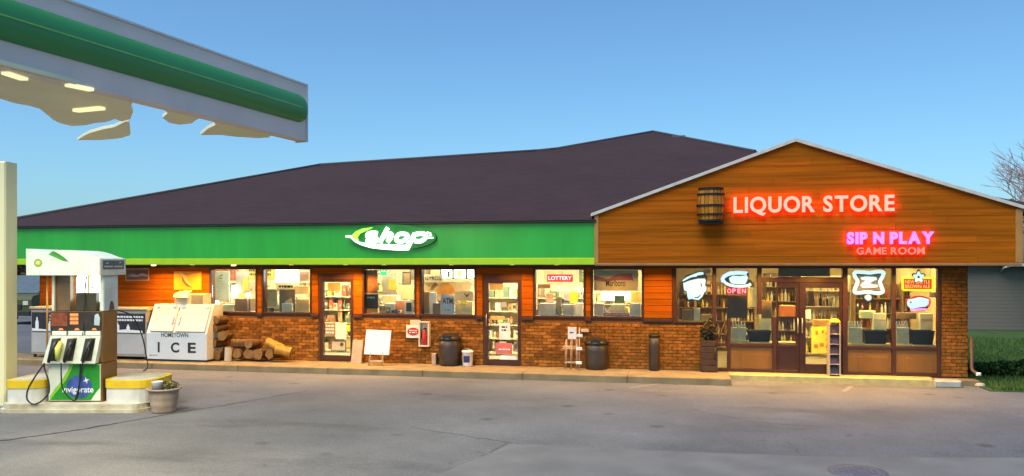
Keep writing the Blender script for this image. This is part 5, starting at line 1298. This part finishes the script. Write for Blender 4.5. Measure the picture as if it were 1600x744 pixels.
# window 2
item(430, 422, 466, 441, 'light_panel', 'glowing white panel hanging in the second window', 'light panel', (.85, 1, .95), .9, .05, e=1.8, pole=True)
t, a, b, c_, d_ = item(415, 452, 433, 481, 'framed_print', 'green framed print standing in the second window', 'picture', (.34, .36, .22), .38, .02, trim=pm('cream_frame', (.66, .58, .38), .5))
m = MB(); m.box(a + .1, b - .1, .40, .43, 1.236, c_); m.build('stand', DKF, t)
t, a, b, c_, d_ = item(436, 452, 461, 487, 'movie_poster', 'dark poster with a pale swirl in the second window', 'poster', (.13, .10, .06), .40, .03); m = MB(); m.prism([(a + .08, c_ + .12), (b - .06, c_ + .2), (b - .1, c_ + .38), (a + .2, c_ + .30), (a + .14, c_ + .2)], .394, .3995); m.build('pale_swirl', col('pale swirl', (.5, .34, .22)), t)
t, a, b, c_, d_ = item(434, 444.5, 459, 451.5, 'cardboard_sign', 'tan cardboard strip sign with black print above the dark poster', 'sign', (.60, .50, .28), .5, .02, pole=True); letter_on(t, 'OPEN 7', a + .03, b - .03, c_ + .02, d_ - .02, .5, TXT) if False else bars(t, a + .03, b - .03, c_ + .01, d_ - .01, .5, TXT, 1)
item(468, 424, 483, 439, 'pink_notice', 'pale pink notice at the upper corner of the second window', 'notice', (.66, .38, .28), .3, .012, pole=True)
item(440, 474, 456, 487, 'goods_box', 'cream box in front of the dark poster in the second window', 'box', (.66, .60, .42), .3, .09); item(462, 467, 483, 487, 'goods_box', 'tan carton at the end of the second window counter', 'box', (.50, .36, .16), .36, .3)
item(458, 447, 482, 459, 'goods_box', 'brown carton stacked behind the dark poster', 'box', (.34, .24, .10), .8, .3, pole=True)
def goods_row(px0, px1, Y, z, label, n):
    t = thing('goods_display', label, 'goods', ((X(px0, Y) + X(px1, Y)) / 2, Y, z)); pr = MB(); x = X(px0, Y)
    m = MB(); m.box(X(px0, Y), X(px1, Y), Y, Y + .22, z, z + .012); m.build('tray', SHB, t)
    while x < X(px1, Y) - .08:
        w_ = random.uniform(.04, .12); h_ = random.uniform(.06, .22)
        pr.box(x, x + w_ * .92, Y + .02, Y + .02 + random.uniform(.05, .16), z + .013, z + .013 + h_, random.randrange(len(PAL)))
        pr.box(x + w_ * .15, x + w_ * .75, Y + .015, Y + .0195, z + .013 + h_ * .3, z + .013 + h_ * .75, random.randrange(len(PAL)))
        x += w_ + random.uniform(.0, .03)
    pr.build('product', PAL, t, kind='stuff')
for a, b, lb in ((333, 366, 'small packets along the foot of the first window'), (412, 436, 'small packets at the near end of the second window'), (462, 484, 'small packets at the far end of the second window'), (592, 630, 'row of packets in front of the boxes in the third window'), (836, 845, 'few small packets at the edge of the fifth window'), (866, 882, 'small packets around the thin post in the fifth window'), (943, 958, 'small packets left of the green carton in the sixth window'), (976, 986, 'few packets right of the green carton in the sixth window')):
    goods_row(a, b, .305 if a in (592,) else .5, 1.236, lb, 8)
for i, (a, b, c0, c1) in enumerate(((336, 372, 1.95, 2.5), (385, 428, 2.0, 2.6), (440, 470, 1.9, 2.3), (580, 610, 2.05, 2.55), (640, 672, 2.0, 2.4), (690, 730, 2.1, 2.6), (850, 880, 1.9, 2.3), (905, 940, 1.95, 2.45))):
    Yb_ = 6.17; x0, x1 = X(a, Yb_), X(b, Yb_); t = thing('wall_panel', ('first', 'second', 'third', 'fourth', 'fifth', 'sixth', 'seventh', 'last')[i] + ' advert panel along the far wall inside the shop', 'panel', (x0, Yb_, c0), 'advert panels on the far shop wall')
    m = MB(); m.bbox(x0, x1, Yb_ - .02, Yb_ + .02, c0, c1, .005); m.build('sheet', PAL[(i * 3 + 2) % 10], t); bars(t, x0 + .1, x1 - .1, c0 + .1, c1 - .1, Yb_ - .0205, PAL[(i * 3 + 4) % 10], 3)
# door 1 stickers
def sticker(px0, py0, px1, py1, label, c, name='door_sticker', cat='sticker', e=0): 
    return item(px0, py0, px1, py1, name, label, cat, c, .012, .012)
t, a, b, c_, d_ = sticker(508, 505, 523, 526, 'brown flyer taped low on the first door', (.24, .15, .06)); bars(t, a + .02, b - .02, c_ + .06, d_ - .03, .012, PAPER, 3)
t, a, b, c_, d_ = sticker(517, 532, 541, 549, 'grey notice with a dark edge at the bottom of the first door', (.36, .33, .22)); m = MB(); frame_rect(m, a, b, c_, d_, .025, .004, .0115); m.prism([((a + b) / 2 + .09 + .055 * math.cos(k), (c_ + d_) / 2 + .04 + .055 * math.sin(k)) for k in range(6)], .006, .0113); m.build('dark_edge', DKF, t)
t, a, b, c_, d_ = sticker(512, 442, 532, 455, 'small brown picture at the top of the first door', (.36, .22, .08)); 
t, a, b, c_, d_ = sticker(524, 505, 541, 530, 'plain cream sheet in the middle of the first door', (.74, .72, .50))
sticker(541, 508, 547.5, 518, 'yellow sticker at the edge of the first door', (.70, .62, .05))
# window 3
t, a, b, c_, d_ = item(571, 422, 590, 458, 'window_poster', 'see-through orange poster with pale lines in the third window', 'poster', (.45, .16, .04), .10, .008); bars(t, a + .05, b - .05, c_ + .2, d_ - .25, .10, pm('faint_lines', (.55, .30, .14), .6), 3)
t, a, b, c_, d_ = item(571, 460, 591, 482, 'chalk_board', 'dark chalk board hanging in the third window', 'chalkboard', (.05, .045, .035), .10, .02); bars(t, a + .05, b - .1, d_ - .12, d_ - .05, .10, PAPER, 1)
t, a, b, c_, d_ = item(597, 427, 619, 459, 'hanging_banner', 'grey banner with a yellow corner under a green light in the third window', 'banner', (.30, .30, .24), .6, .02, pole=True); m = MB(); m.box((a + b) / 2, b - .01, .592, .5995, c_ + .1, d_ - .15); m.build('yellow_patch', MATS['c_banner yellow'], t)
item(594, 424, 604, 430, 'green_light', 'small glowing green light at the top of the third window', 'light', (.02, .9, .12), .2, .04, e=1.4, pole=True)
item(629, 425, 642, 445, 'framed_print', 'small dark framed picture in the third window', 'picture', (.26, .18, .08), .5, .02, trim=DKF, pole=True)
item(572, 481, 590, 489, 'bread_basket', 'tan basket under the chalk board', 'basket', (.55, .36, .14), .34, .15)
item(598, 462, 620, 474, 'goods_box', 'long cream box in the middle of the third window', 'box', (.68, .62, .40), .75, .3); item(618, 470, 633, 489, 'goods_box', 'red brown box on the third window counter', 'box', (.40, .16, .08), .45, .2)
item(600, 474, 616, 489, 'goods_box', 'pale grey box on the third window counter', 'box', (.52, .50, .42), .36, .2); t, a, b, c_, d_ = item(632, 470, 646, 488, 'price_sign', 'white card with dark picture at the end of the third window', 'sign', (.68, .66, .55), .33, .012, trim=None); m = MB(); m.box(a + .05, b - .05, .325, .3295, c_ + .06, d_ - .05); m.build('picture', DKF, t)
item(620, 445, 646, 468, 'cupboard', 'brown cupboard deep inside the third window', 'cupboard', (.30, .22, .10), 1.6, .4)
# window 4
t, a, b, c_, d_ = item(662, 429, 691, 441, 'cardboard_sign', 'tan GYROS sign lettered in black in the fourth window', 'sign', (.62, .54, .32), .45, .012, pole=True); letter_on(t, 'GYROS', a + .04, b - .04, c_ + .05, d_ - .05, .45, TXT)
for p0, p1, lb in ((689, 707, 'first glowing menu panel beside the tan gyros sign'), (709, 728, 'middle glowing menu panel with a yellow food picture'), (730, 741, 'last glowing menu panel cut by the window edge')):
    t, a, b, c_, d_ = item(p0, 421, p1, 435, 'menu_panel', lb, 'menu board', (.85, 1, .88), .7, .05, e=1.5, pole=True); m = MB(); frame_rect(m, a - .02, b + .02, c_ - .02, d_ + .02, .025, .68, .76); m.build('frame', DKF, t)
    if p0 == 709: m = MB(); m.prism([(a + .1, d_ - .03), (b - .12, d_ - .03), ((a + b) / 2 + .03, c_ + .04), ((a + b) / 2 - .05, c_ + .04)], .69, .6985); m.build('food_picture', em('menu_yellow', (1, .75, .1), .8), t)
    if p0 == 689: m = MB(); m.box(b - .13, b - .07, .69, .6985, c_ + .03, d_ - .05); m.build('dark_figure', DKF, t)
t, a, b, c_, d_ = item(663, 440, 735, 470, 'food_poster', 'wide tan food poster with an orange burger shape in the fourth window', 'poster', (.50, .40, .22), .5, .02, pole=True)
m = MB(); m.prism(wpoly([(680, 457), (684, 449), (692, 443), (700, 442), (708, 447), (712, 456), (706, 459), (690, 460)], .49), .488, .499); m.build('orange_shape', pm('burger_orange', (.70, .36, .03), .5, scale=6, col2=(.55, .2, .02)), t)
m = MB(); m.prism(wpoly([(672, 452), (676, 445), (680, 441), (684, 444), (680, 449), (676, 453)], .49), .488, .499); m.build('brown_shape', pm('food_brown', (.26, .12, .03), .5), t)
t, a, b, c_, d_ = item(689, 460, 710, 491, 'window_sign', 'white ATM sign lettered in red brown in the fourth window', 'sign', (.74, .70, .62), .12, .01); m_ = (c_ + d_) / 2; letter_on(t, 'ATM', a + .04, b - .04, m_ + .01, m_ + .16, .12, pm('atm_print', (.25, .08, .05), .5), off=.03); bars(t, a + .08, b - .08, c_ + .08, c_ + .13, .12, pm('faint_print2', (.5, .4, .36), .5), 1)
t, a, b, c_, d_ = item(711, 455, 738, 470, 'grey_poster', 'blue grey poster with a dark bird mark in the fourth window', 'poster', (.28, .30, .30), .3, .012, pole=True); m = MB(); m.prism(wpoly([(724, 457), (729, 461), (735, 457), (731, 463), (729, 465), (727, 462)], .29), .29, .299); m.build('bird_mark', DKF, t)
item(711, 471, 738, 490, 'goods_box', 'tan box with yellow goods at the end of the fourth window', 'box', (.60, .50, .26), .36, .2); item(719, 470, 729, 476, 'goods_packet', 'bright yellow packet on the tan box', 'packet', (.72, .62, .06), .33, .025)
item(671, 457, 681, 487, 'white_machine', 'white drinks machine standing in the fourth window', 'machine', (.70, .70, .62), .4, .2); item(676, 474, 688, 490, 'goods_box', 'dark box beside the ATM sign', 'box', (.14, .11, .08), .33, .1); item(660, 456, 671, 490, 'brown_board', 'brown board at the edge of the fourth window', 'board', (.34, .24, .10), .33, .03)
# door 2
sticker(765, 442, 786, 453, 'brown picture at the top of the second door', (.42, .26, .10)); t, a, b, c_, d_ = sticker(780, 505, 797, 531, 'white notice with dark print on the second door', (.74, .72, .58)); bars(t, a + .06, b - .06, c_ + .2, d_ - .06, .012, TXT, 2)
t, a, b, c_, d_ = sticker(774, 536, 800, 553, 'dull red notice with a pale strip on the second door', (.40, .10, .09)); bars(t, a + .08, b - .05, c_ + .08, c_ + .14, .012, PAPER, 1)
sticker(781, 556, 806, 564, 'pale strip at the foot of the second door', (.70, .68, .6)); sticker(783, 472, 791, 480, 'small grey sticker in the middle of the second door', (.3, .32, .34)); sticker(766, 494, 789, 500, 'tan strip across the second door', (.55, .34, .10)); 
# window 5
t, a, b, c_, d_ = item(855, 429, 895, 440.5, 'lit_sign', 'red lit LOTTERY sign hanging in the fifth window', 'sign', (.75, .01, .03), .14, .03, e=.75, pole=True); letter_on(t, 'LOTTERY', a + .03, b - .03, c_ + .045, d_ - .04, .14, em('lottery_letters', (1, .6, .6), .9, (.6, .3, .3)), off=.02)
item(840, 444, 860, 451, 'brown_board', 'brown strip board in the fifth window', 'board', (.36, .22, .08), .5, .02, pole=True); item(869, 464, 877, 494, 'sign_post', 'thin dark post in the middle of the fifth window', 'post', (.16, .14, .10), .45, .08)
item(890, 456, 903, 474, 'yellow_sign', 'bright yellow sign in the fifth window', 'sign', (.78, .70, .04), .6, .02, pole=True)  # flat yellow colour stands in for a lit lamp
item(842, 474, 868, 494, 'goods_box', 'grey white heap box on the fifth window counter', 'box', (.56, .54, .44), .38, .25); item(879, 476, 897, 494, 'goods_box', 'grey carton beside the thin post in the fifth window', 'box', (.40, .38, .32), .38, .25); item(897, 474, 911, 494, 'goods_box', 'pale carton at the end of the fifth window', 'box', (.60, .58, .50), .5, .25); item(853, 459, 864, 472, 'pink_notice', 'dusty pink notice low in the fifth window', 'notice', (.56, .34, .24), .55, .02, pole=True)
item(882, 458, 890, 470, 'white_card', 'white card with dark spots in the fifth window', 'card', (.74, .72, .58), .5, .02, pole=True)
# window 6
t, a, b, c_, d_ = item(928, 422, 997, 454, 'window_poster', 'tan cigarette poster with a red chevron and black lettering', 'poster', (.44, .36, .21), .12, .012, pole=True)
Ym = .115
m = MB(); m.prism(wpoly([(928, 431), (950, 436), (962, 429), (985, 434), (989, 438), (960, 438), (949, 441), (928, 438)], Ym), Ym - .002, Ym + .004); m.build('red_chevron', pm('dull_red_print', (.36, .08, .03), .5), t)
m = MB(); m.prism(wpoly([(962, 429), (987, 427), (990, 439), (976, 435)], Ym), Ym - .005, Ym - .0021); m.build('red_chevron', RED, t)
m = MB(); text(m, 'Marlboro', X(947, Ym), X(977, Ym), Zp(962, 447.5, Ym), Zp(962, 437, Ym), Ym - .006, .003, offset=.005); m.build('lettering', pm('brown_black_print', (.06, .045, .03), .5), t)
item(939, 456, 985, 470, 'light_panel', 'glowing white panel below the cigarette poster', 'light panel', (.95, 1, .80), 1.1, .05, e=1.6, pole=True)
item(960, 462, 976, 474, 'dark_screen', 'dark green screen below the cigarette poster', 'screen', (.10, .14, .08), .5, .05, pole=True); item(955, 476, 976, 490, 'goods_box', 'grey green carton on the sixth window counter', 'box', (.30, .32, .22), .45, .25); item(984, 474, 1001, 495, 'goods_box', 'pale blue carton at the end of the sixth window', 'box', (.46, .50, .46), .38, .25); item(928, 474, 943, 494, 'goods_box', 'grey carton at the near edge of the sixth window', 'box', (.48, .46, .38), .38, .25); 
t, a, b, c_, d_ = item(943, 489, 983, 494, 'strip_sign', 'narrow red and white strip sign at the foot of the sixth window', 'sign', (.62, .10, .05), .11, .012); bars(t, a + .03, b - .03, c_ + .01, d_ - .01, .11, PAPER, 1)
item(978, 456, 1000, 474, 'goods_box', 'yellow brown carton deep in the sixth window', 'box', (.55, .38, .08), 1.2, .4, pole=True)
# ------------------------------------------------------------------ liquor store inside
counter(1141, 1248, .26, .62, .68, 'cream counter behind the glass below the OPEN neon sign', pm('liquor_counter', (.85, .70, .24), .5))
counter(1326, 1394, .26, .62, .68, 'cream counter behind the glass below the scroll neon sign', MATS['liquor_counter'])
counter(1400, 1463, .26, .62, .68, 'cream counter behind the glass below the ale sign', MATS['liquor_counter'])
counter(1060, 1114, .28, .62, 1.16, 'cream counter behind the shield shaped neon sign', MATS['liquor_counter'])
LB = (.045, .04, .025)
for i, (a, lb) in enumerate(((1168, 'black open bin on the counter below the OPEN sign'), (1350, 'black open bin on the counter below the scroll sign'), (1423, 'black open bin on the counter below the ale sign'))):
    Yc = .30; x0, x1, z0, z1 = wrect(a, 517.5, a + 37, 534, Yc); t = thing('black_bin', lb, 'bin', ((x0 + x1) / 2, Yc + .1, .681), 'black bins on the window counters')
    m = MB(); d0 = .04; m.add([(x0 + d0, Yc, .681), (x1 - d0, Yc, .681), (x1, Yc - .02, z1), (x0, Yc - .02, z1), (x0 + d0, Yc + .26, .681), (x1 - d0, Yc + .26, .681), (x1, Yc + .28, z1), (x0, Yc + .28, z1)], [(0, 1, 2, 3), (7, 6, 5, 4), (1, 5, 6, 2), (4, 0, 3, 7), (4, 5, 1, 0)]); m.build('body', pm('black_bin_plastic', (.025, .025, .02), .4), t)
    m = MB(); frame_rect_y = [(x0 - .012, x1 + .012)]; m.bbox(x0 - .012, x1 + .012, Yc - .035, Yc - .015, z1 - .02, z1 + .012, .004); m.bbox(x0 - .012, x1 + .012, Yc + .275, Yc + .295, z1 - .02, z1 + .012, .004); m.build('rim', MATS['black_bin_plastic'], t)
    nm = ('OPEN', 'scroll', 'ale')[i]
    o = a - 1168
    x0, x1, z0, z1 = wrect(1143 + o, 506, 1166 + o if i == 0 else min(1166 + o, 9999), 537, .32); t = thing('bottle_crate', f'cream crate of bottles on the counter below the {nm} sign', 'crate', ((x0 + x1) / 2, .42, .681), 'bottle crates on the window counters')
    if i: x0 = max(x0, X(1326 if i == 1 else 1401, .32))
    m = MB(); m.bbox(x0, x1, .34, .56, .681, Zp(1155 + o, 512, .34), .01); m.build('box', pm('cream_crate', (.75, .68, .38), .6), t)
    for k in range(5):
        xx = x0 + (x1 - x0) * (k + .5) / 5; m = MB(); m.lathe([(.026, 0), (.028, .05), (.012, .10), (.012, .14)], (xx, .42, Zp(1155 + o, 512, .34) + .001), 10); m.build('bottle', pm('pale_bottle', (.66, .66, .52), .3), t)
    x0, x1, z0, z1 = wrect(1183 + o, 490, 1203 + o, 520, .66)
    if i == 0: x0, x1 = X(1186, .66), X(1205, .66)
    t = thing('white_carton', f'tall pale carton behind the black bin below the {nm} sign', 'box', ((x0 + x1) / 2, .76, .005), 'pale cartons behind the black bins'); m = MB(); m.bbox(x0, x1, .66, .86, .005, z1, .008); m.build('box', pm('pale_carton', (.78, .76, .46), .6), t)
    if i: 
        m = MB(); m.box(x0 + .02, x1 - .02, .652, .6595, z1 - .16, z1 - .13); m.build('tape', CART, t)
item(1137, 463, 1168, 497, 'dark_poster', 'dark brown poster hanging under the OPEN neon sign', 'poster', (.14, .07, .03), .12, .012, pole=True)
t, a, b, c_, d_ = item(1216, 418.5, 1297, 432, 'sign_board', 'dark blank board across the transom over the doors', 'board', (.10, .06, .025), .12, .03, pole=True)
item(1066, 484, 1082, 505, 'goods_box', 'brown carton under the shield neon sign', 'box', (.36, .20, .06), .36, .2); item(1084, 482, 1094, 505, 'goods_box', 'tall cream carton under the shield neon sign', 'box', (.66, .58, .36), .36, .15); item(1096, 492, 1112, 505, 'goods_box', 'tan carton under the shield neon sign', 'box', (.44, .30, .12), .4, .2)
for k, (y0, y1) in enumerate(((421, 427), (432, 436), (439, 444), (449, 456))): item(1101, y0, 1110, y1, 'price_tag', ('topmost', 'second', 'third', 'lowest')[k] + ' pale tag in the column beside the shield neon sign', 'tag', (.42, .33, .24), .16, .008, pole=False)
item(1168, 450, 1182, 480, 'notice_sheet', 'yellowish notice beside the OPEN neon sign', 'notice', (.66, .62, .34), .4, .012, pole=True)
t, a, b, c_, d_ = item(1268, 511, 1301, 552, 'door_poster', 'orange yellow notice with brown marks on the entrance door', 'notice', (.78, .46, .04), -.062, .012); Yq = -.063
m = MB()
for (u, v, w_, h_) in ((1274, 517, 4, 6), (1284, 516, 3, 5), (1290, 520, 9, 3), (1272, 538, 6, 6), (1281, 536, 6, 6), (1290, 540, 8, 4), (1290, 530, 8, 2)): q0, q1, q2, q3 = wrect(u, v, u + w_, v + h_, Yq); m.box(q0, q1, Yq - .003, Yq, q2, q3)
m.build('print', pm('notice_brown', (.42, .20, .02), .5), t)
item(1258, 484, 1267, 498, 'white_card', 'white card on the glass of the entrance door', 'card', (.74, .70, .56), -.012, .008)
item(1262, 455, 1272, 478, 'dark_figure', 'dark hanging display seen through the entrance door', 'display', (.07, .03, .01), .8, .1, pole=True); item(1272, 500, 1300, 512, 'goods_box', 'tan display box inside the entrance door', 'box', (.50, .30, .08), 1.0, .3, pole=True)
item(1220, 478, 1243, 497, 'goods_box', 'red orange display of goods behind the inner entrance door', 'box', (.50, .14, .03), 1.2, .4, pole=True); item(1190, 470, 1206, 500, 'brown_board', 'tan brown board beside the inner entrance door', 'board', (.34, .22, .07), .3, .02, pole=True)
item(1345, 486, 1368, 497, 'goods_box', 'pale green goods on display below the medallion', 'box', (.56, .60, .30), .8, .2, pole=True); item(1402, 489, 1432, 500, 'dark_box', 'dark box on the shelf below the lowest neon sign', 'box', (.16, .10, .04), .7, .2, pole=True)
t, a, b, c_, d_ = item(1452, 457, 1466, 465, 'tag_row', 'row of small white tags beside the ale sign', 'tag', (.5, .40, .26), .16, .01, pole=True)

# ------------------------------------------------------------------ soffit lamps
def soffit_lamp(px_, energy, colr, Y=-.62, z=2.5, drop=.0, size=.22, spread=150):
    x = X(px_, Y); m = MB(); m.lathe([(.0005, -drop), (.05, -drop), (.06, -drop * .6 + .001), (.06, .006), (.0005, .006)], (x, Y, z), 16); f = m.build('soffit_light', em('soffit_lamp_glow', (1, .72, .28), 5.0), store)
    ld = bpy.data.lights.new('soffit_light', 'AREA'); ld.shape = 'DISK'; ld.size = size; ld.energy = energy; ld.color = colr; ld.spread = R(spread)
    o = bpy.data.objects.new('soffit_lamp', ld); C.objects.link(o); o.parent = store; o.location = Vector((x, Y, z - .045)) - store.location
WARM = (1.0, .47, .05)
for p_, e_ in ((85, 14), (240, 20), (300, 26), (365, 16), (455, 14), (540, 34), (600, 18), (705, 16), (800, 14), (870, 12), (960, 11)): soffit_lamp(p_, e_ * 1.0, WARM, drop=.022 if p_ in (85, 240, 365) else .001)
for p_, e_ in ((1030, 11), (1110, 20), (1195, 22), (1280, 24), (1360, 24), (1430, 20)): soffit_lamp(p_, e_ * 1.0, (1.0, .50, .06), -.66, drop=.001)

# ================================================================== BACKGROUND
# right: lawn, house, shrubs, bare tree, far trees
GRS = [pm('grass_a', (.055, .125, .014), .8, scale=2, var=.3), pm('grass_b', (.075, .15, .018), .8, scale=2, var=.3), pm('grass_c', (.045, .085, .014), .8, scale=2, var=.3)]
m = MB(); m.slab([(XW1 + .11, -.99), (70, -.99), (70, 60), (XW1 + .11, 60)], -.4, -.13); struct(m, 'lawn', pm('lawn_turf', (.04, .095, .014), .95, scale=1.5, col2=(.025, .055, .010)))
m = MB()
for i in range(26000):
    x = XW1 + .2 + random.random() * 7; y = -.95 + 13 * random.random() ** 1.6; h_ = random.uniform(.05, .14); q = random.random() * 6.28; dx, dy = .012 * math.cos(q), .012 * math.sin(q); lx2, ly = random.uniform(-.04, .04), random.uniform(-.04, .04)
    m.add([(x - dx, y - dy, -.13), (x + dx, y + dy, -.13), (x + lx2, y + ly, -.13 + h_)], [(0, 1, 2)], random.randrange(3))
o = m.build('grass', GRS); o['kind'] = 'stuff'; o['label'] = 'short green lawn grass beside the store'
def shrub(px_, py_, rad, n, label, sz=.06):
    g = G(px_, py_, -.13); t = thing('shrub', label, 'shrub', (g.x, g.y, -.13)); m = MB()
    for k in range(7): leaves(m, (g.x + random.uniform(-.6, .6) * rad[0], g.y + random.uniform(-.5, .5) * rad[1], -.13 + rad[2] * random.uniform(.35, .75)), (rad[0] * .55, rad[1] * .55, rad[2] * .42), n // 7, sz)
    m.build('foliage', [pm('shrub_a', (.025, .055, .010), .8, spec=.2), pm('shrub_b', (.038, .08, .014), .8, spec=.2), pm('shrub_c', (.020, .042, .010), .8, spec=.2)], t)
    m = MB()
    for k in range(5): m.tube([(g.x, g.y, -.14), (g.x + random.uniform(-.4, .4) * rad[0], g.y + random.uniform(-.4, .4) * rad[1], -.13 + rad[2] * .7)], .012, 5)
    m.build('stem', DW, t)
shrub(1558, 588, (.7, .5, .30), 1900, 'dark green low shrub on the lawn nearest the brick corner'); shrub(1594, 588, (.9, .6, .36), 2400, 'wide dark green shrub on the lawn at the picture edge'); shrub(1527, 585, (.35, .3, .22), 700, 'small dark shrub between the brick corner and the low shrub')
# neighbour house
hy = 16.0; hx0 = X(1440, hy); hz = Zp(1560, 414, hy)
ho = thing('house', 'plain beige neighbour house with white gutter beyond the lawn', 'house', (hx0 + 6, hy + 3, -.13))
m = MB(); m.bbox(hx0, hx0 + 12, hy, hy + 7, -.14, 2.55, .02); m.build('wall', pm('beige_siding', (.15, .13, .105), .8, var=.04, stretch=(.2, 1, 4)), ho)
m = MB()
for k in range(18): m.box(hx0 - .01, hx0 + 12.01, hy - .006, hy - .0005, -.1 + k * .147, -.1 + k * .147 + .137)
m.build('siding_board', MATS['beige_siding'], ho)['kind'] = 'stuff'
m = MB(); m.add([(hx0 - .4, hy - .45, 2.58), (hx0 + 12.4, hy - .45, 2.58), (hx0 + 12.4, hy + 3.5, 4.3), (hx0 - .4, hy + 3.5, 4.3), (hx0 - .4, hy + 7.4, 2.58), (hx0 + 12.4, hy + 7.4, 2.58)], [(0, 1, 2, 3), (3, 2, 5, 4), (0, 3, 4), (1, 5, 2), (0, 4, 5, 1)]); m.build('roof', pm('house_roof', (.12, .095, .08), .9, scale=8, var=.25), ho)
m = MB(); gx = X(1574, hy - .5); m.bbox(gx, hx0 + 12.4, hy - .56, hy - .46, 2.44, 2.56, .01); m.tube([(gx + .1, hy - .5, 2.46), (gx - .06, hy - .3, 2.38), (gx - .08, hy - .08, 2.25)], .045, 7); m.build('gutter', WHITE, ho)
def tree(x, y, h, label, seed, twig_pink=False, lean=(0, 0), spread=1.0, depth=6):
    rnd = random.Random(seed); t = thing('bare_tree', label, 'tree', (x, y, -.13)); tr, cr = MB(), MB()
    def grow(p, d, l, r, k):
        q = p + d * l; mid_ = p + d * l * .5 + Vector((rnd.uniform(-1, 1), rnd.uniform(-1, 1), 0)) * l * .05
        (tr if k < 1 else cr).tube([p, mid_, q], [r, r * .85, r * .7], 6 if k < 3 else 4, 0, False)
        if k >= depth: return
        for j in range(rnd.choice((2, 3, 3)) if k else 4):
            u = (d + Vector((rnd.uniform(-1, 1), rnd.uniform(-1, 1), rnd.uniform(-.3, .6))) * .75 * spread).normalized(); grow(p + d * l * rnd.uniform(.6, 1), u, l * rnd.uniform(.6, .85), r * .6, k + 1)
    grow(Vector((x, y, -.15)), Vector((lean[0], lean[1], 1)).normalized(), h * .28, h * .018, 0)
    tr.build('trunk', pm('tree_bark', (.10, .075, .06), .9, scale=6, bump=.5), t); cr.build('crown', pm('twig_bark', (.36, .28, .28), .9), t)
tp = P(1632, 414, 14); tree(tp.x, 14, 7.6, 'bare branching tree rising behind the gable at the picture edge', 5, depth=6)
tp = P(1700, 414, 34); tree(tp.x, 34, 13, 'tall bare tree far beyond the neighbour house', 9, depth=6)
def leafy(x, y, h, w_, label, seed, n=2600, mats=None):
    random.seed(seed); t = thing('tree', label, 'tree', (x, y, -.15)); m = MB(); m.tube([(x, y, -.2), (x + .1, y, h * .3), (x, y, h * .7)], [.2, .16, .05], 8); m.build('trunk', pm('tree_bark', (.10, .075, .06), .9), t); m = MB()
    for k in range(16):
        q = random.random() * 6.28; rr = random.random() ** .5; leaves(m, (x + w_ * .7 * rr * math.cos(q), y + w_ * .7 * rr * math.sin(q), h * random.uniform(.3, .88)), (w_ * .42, w_ * .42, h * .16), n // 16, .17)
    m.build('crown', mats or [pm('far_leaf_a', (.05, .045, .02), .8), pm('far_leaf_b', (.075, .065, .028), .8), pm('far_leaf_c', (.035, .034, .016), .8)], t)
for i, (p_, y, h, w_) in enumerate(((1640, 30, 6.5, 3.2), (1690, 26, 6.0, 3.0), (1590, 40, 6.2, 3.4))): leafy(X(p_, y), y, h, w_, ('brown green tree standing behind the neighbour house roof', 'bushy brown tree beside the neighbour house', 'distant olive tree behind the store corner')[i], 20 + i)
# left: hedge line, van, low bank
for i, p_ in enumerate((-60, -15, 20, 52, 90)):
    y = 34 + (i % 2) * 3; leafy(X(p_, y), y, 2.9 + .3 * (i % 3), 2.4, ('dense dark brown bush beyond the street, farthest from the store', 'dark brown bush beyond the parked van, second along', 'dark rounded bush directly above the parked van', 'dark bush between the van and the store wall', 'dark bush hidden behind the store corner')[i], 40 + i, 1800, [pm('hedge_a', (.03, .024, .012), .8), pm('hedge_b', (.05, .036, .016), .8), pm('hedge_c', (.022, .02, .010), .8)])
vx = X(34, 11.5); vy = 11.5
van = thing('parked_van', 'olive green van with a grey windscreen parked beyond the store corner', 'van', (vx, vy, -.15)); VP = pm('olive_paint', (.085, .085, .025), .35, var=.08); VG = pm('van_glass', (.10, .13, .15), .1, var=.1)
def vbox(prof, x0, x1, mt, name, par=van):
    m = MB(); yzprism(m, prof, x0, x1); return m.build(name, mt, par)
W2 = 1.0
body = vbox([(vy - .5, .30), (vy - .55, .95), (vy - .45, 1.12), (vy + .05, 1.22), (vy + .75, 2.02), (vy + 4.2, 2.05), (vy + 4.3, .30)], vx - W2, vx + W2, VP, 'body')
q = [(vy + .03, 1.235), (vy + .70, 1.985)]
m = MB(); m.add([(vx - W2 * .86, q[0][0] - .02, q[0][1]), (vx + W2 * .86, q[0][0] - .02, q[0][1]), (vx + W2 * .80, q[1][0] - .02, q[1][1]), (vx - W2 * .80, q[1][0] - .02, q[1][1])], [(0, 1, 2, 3)]); m.build('windscreen', VG, van)
for s_ in (-1, 1):
    m = MB(); m.bbox(vx + s_ * .72 - .14, vx + s_ * .72 + .14, vy - .575, vy - .54, .72, .90, .01); m.build('headlight', pm('headlight_lens', (.6, .6, .55), .2), van)
    m = MB(); m.bbox(vx + s_ * 1.03, vx + s_ * 1.18, vy + .25, vy + .33, 1.25, 1.45, .01); m.build('mirror', DARKP, van)
    for yy in (vy + .35, vy + 3.3):
        m = MB(); m.tube([(vx + s_ * .80, yy, .17), (vx + s_ * 1.01, yy, .17)], .32, 20); wh = m.build('wheel', BLACK, van); m = MB(); m.tube([(vx + s_ * 1.011, yy, .17), (vx + s_ * 1.02, yy, .17)], .18, 14); m.build('rim', STEEL, wh)
m = MB(); m.bbox(vx - W2 * .98, vx + W2 * .98, vy - .62, vy - .5, .25, .45, .02); m.build('bumper', DARKP, van)
m = MB(); m.bbox(vx - .5, vx + .5, vy - .565, vy - .545, .55, .75, .006); m.build('grille', DARKP, van)
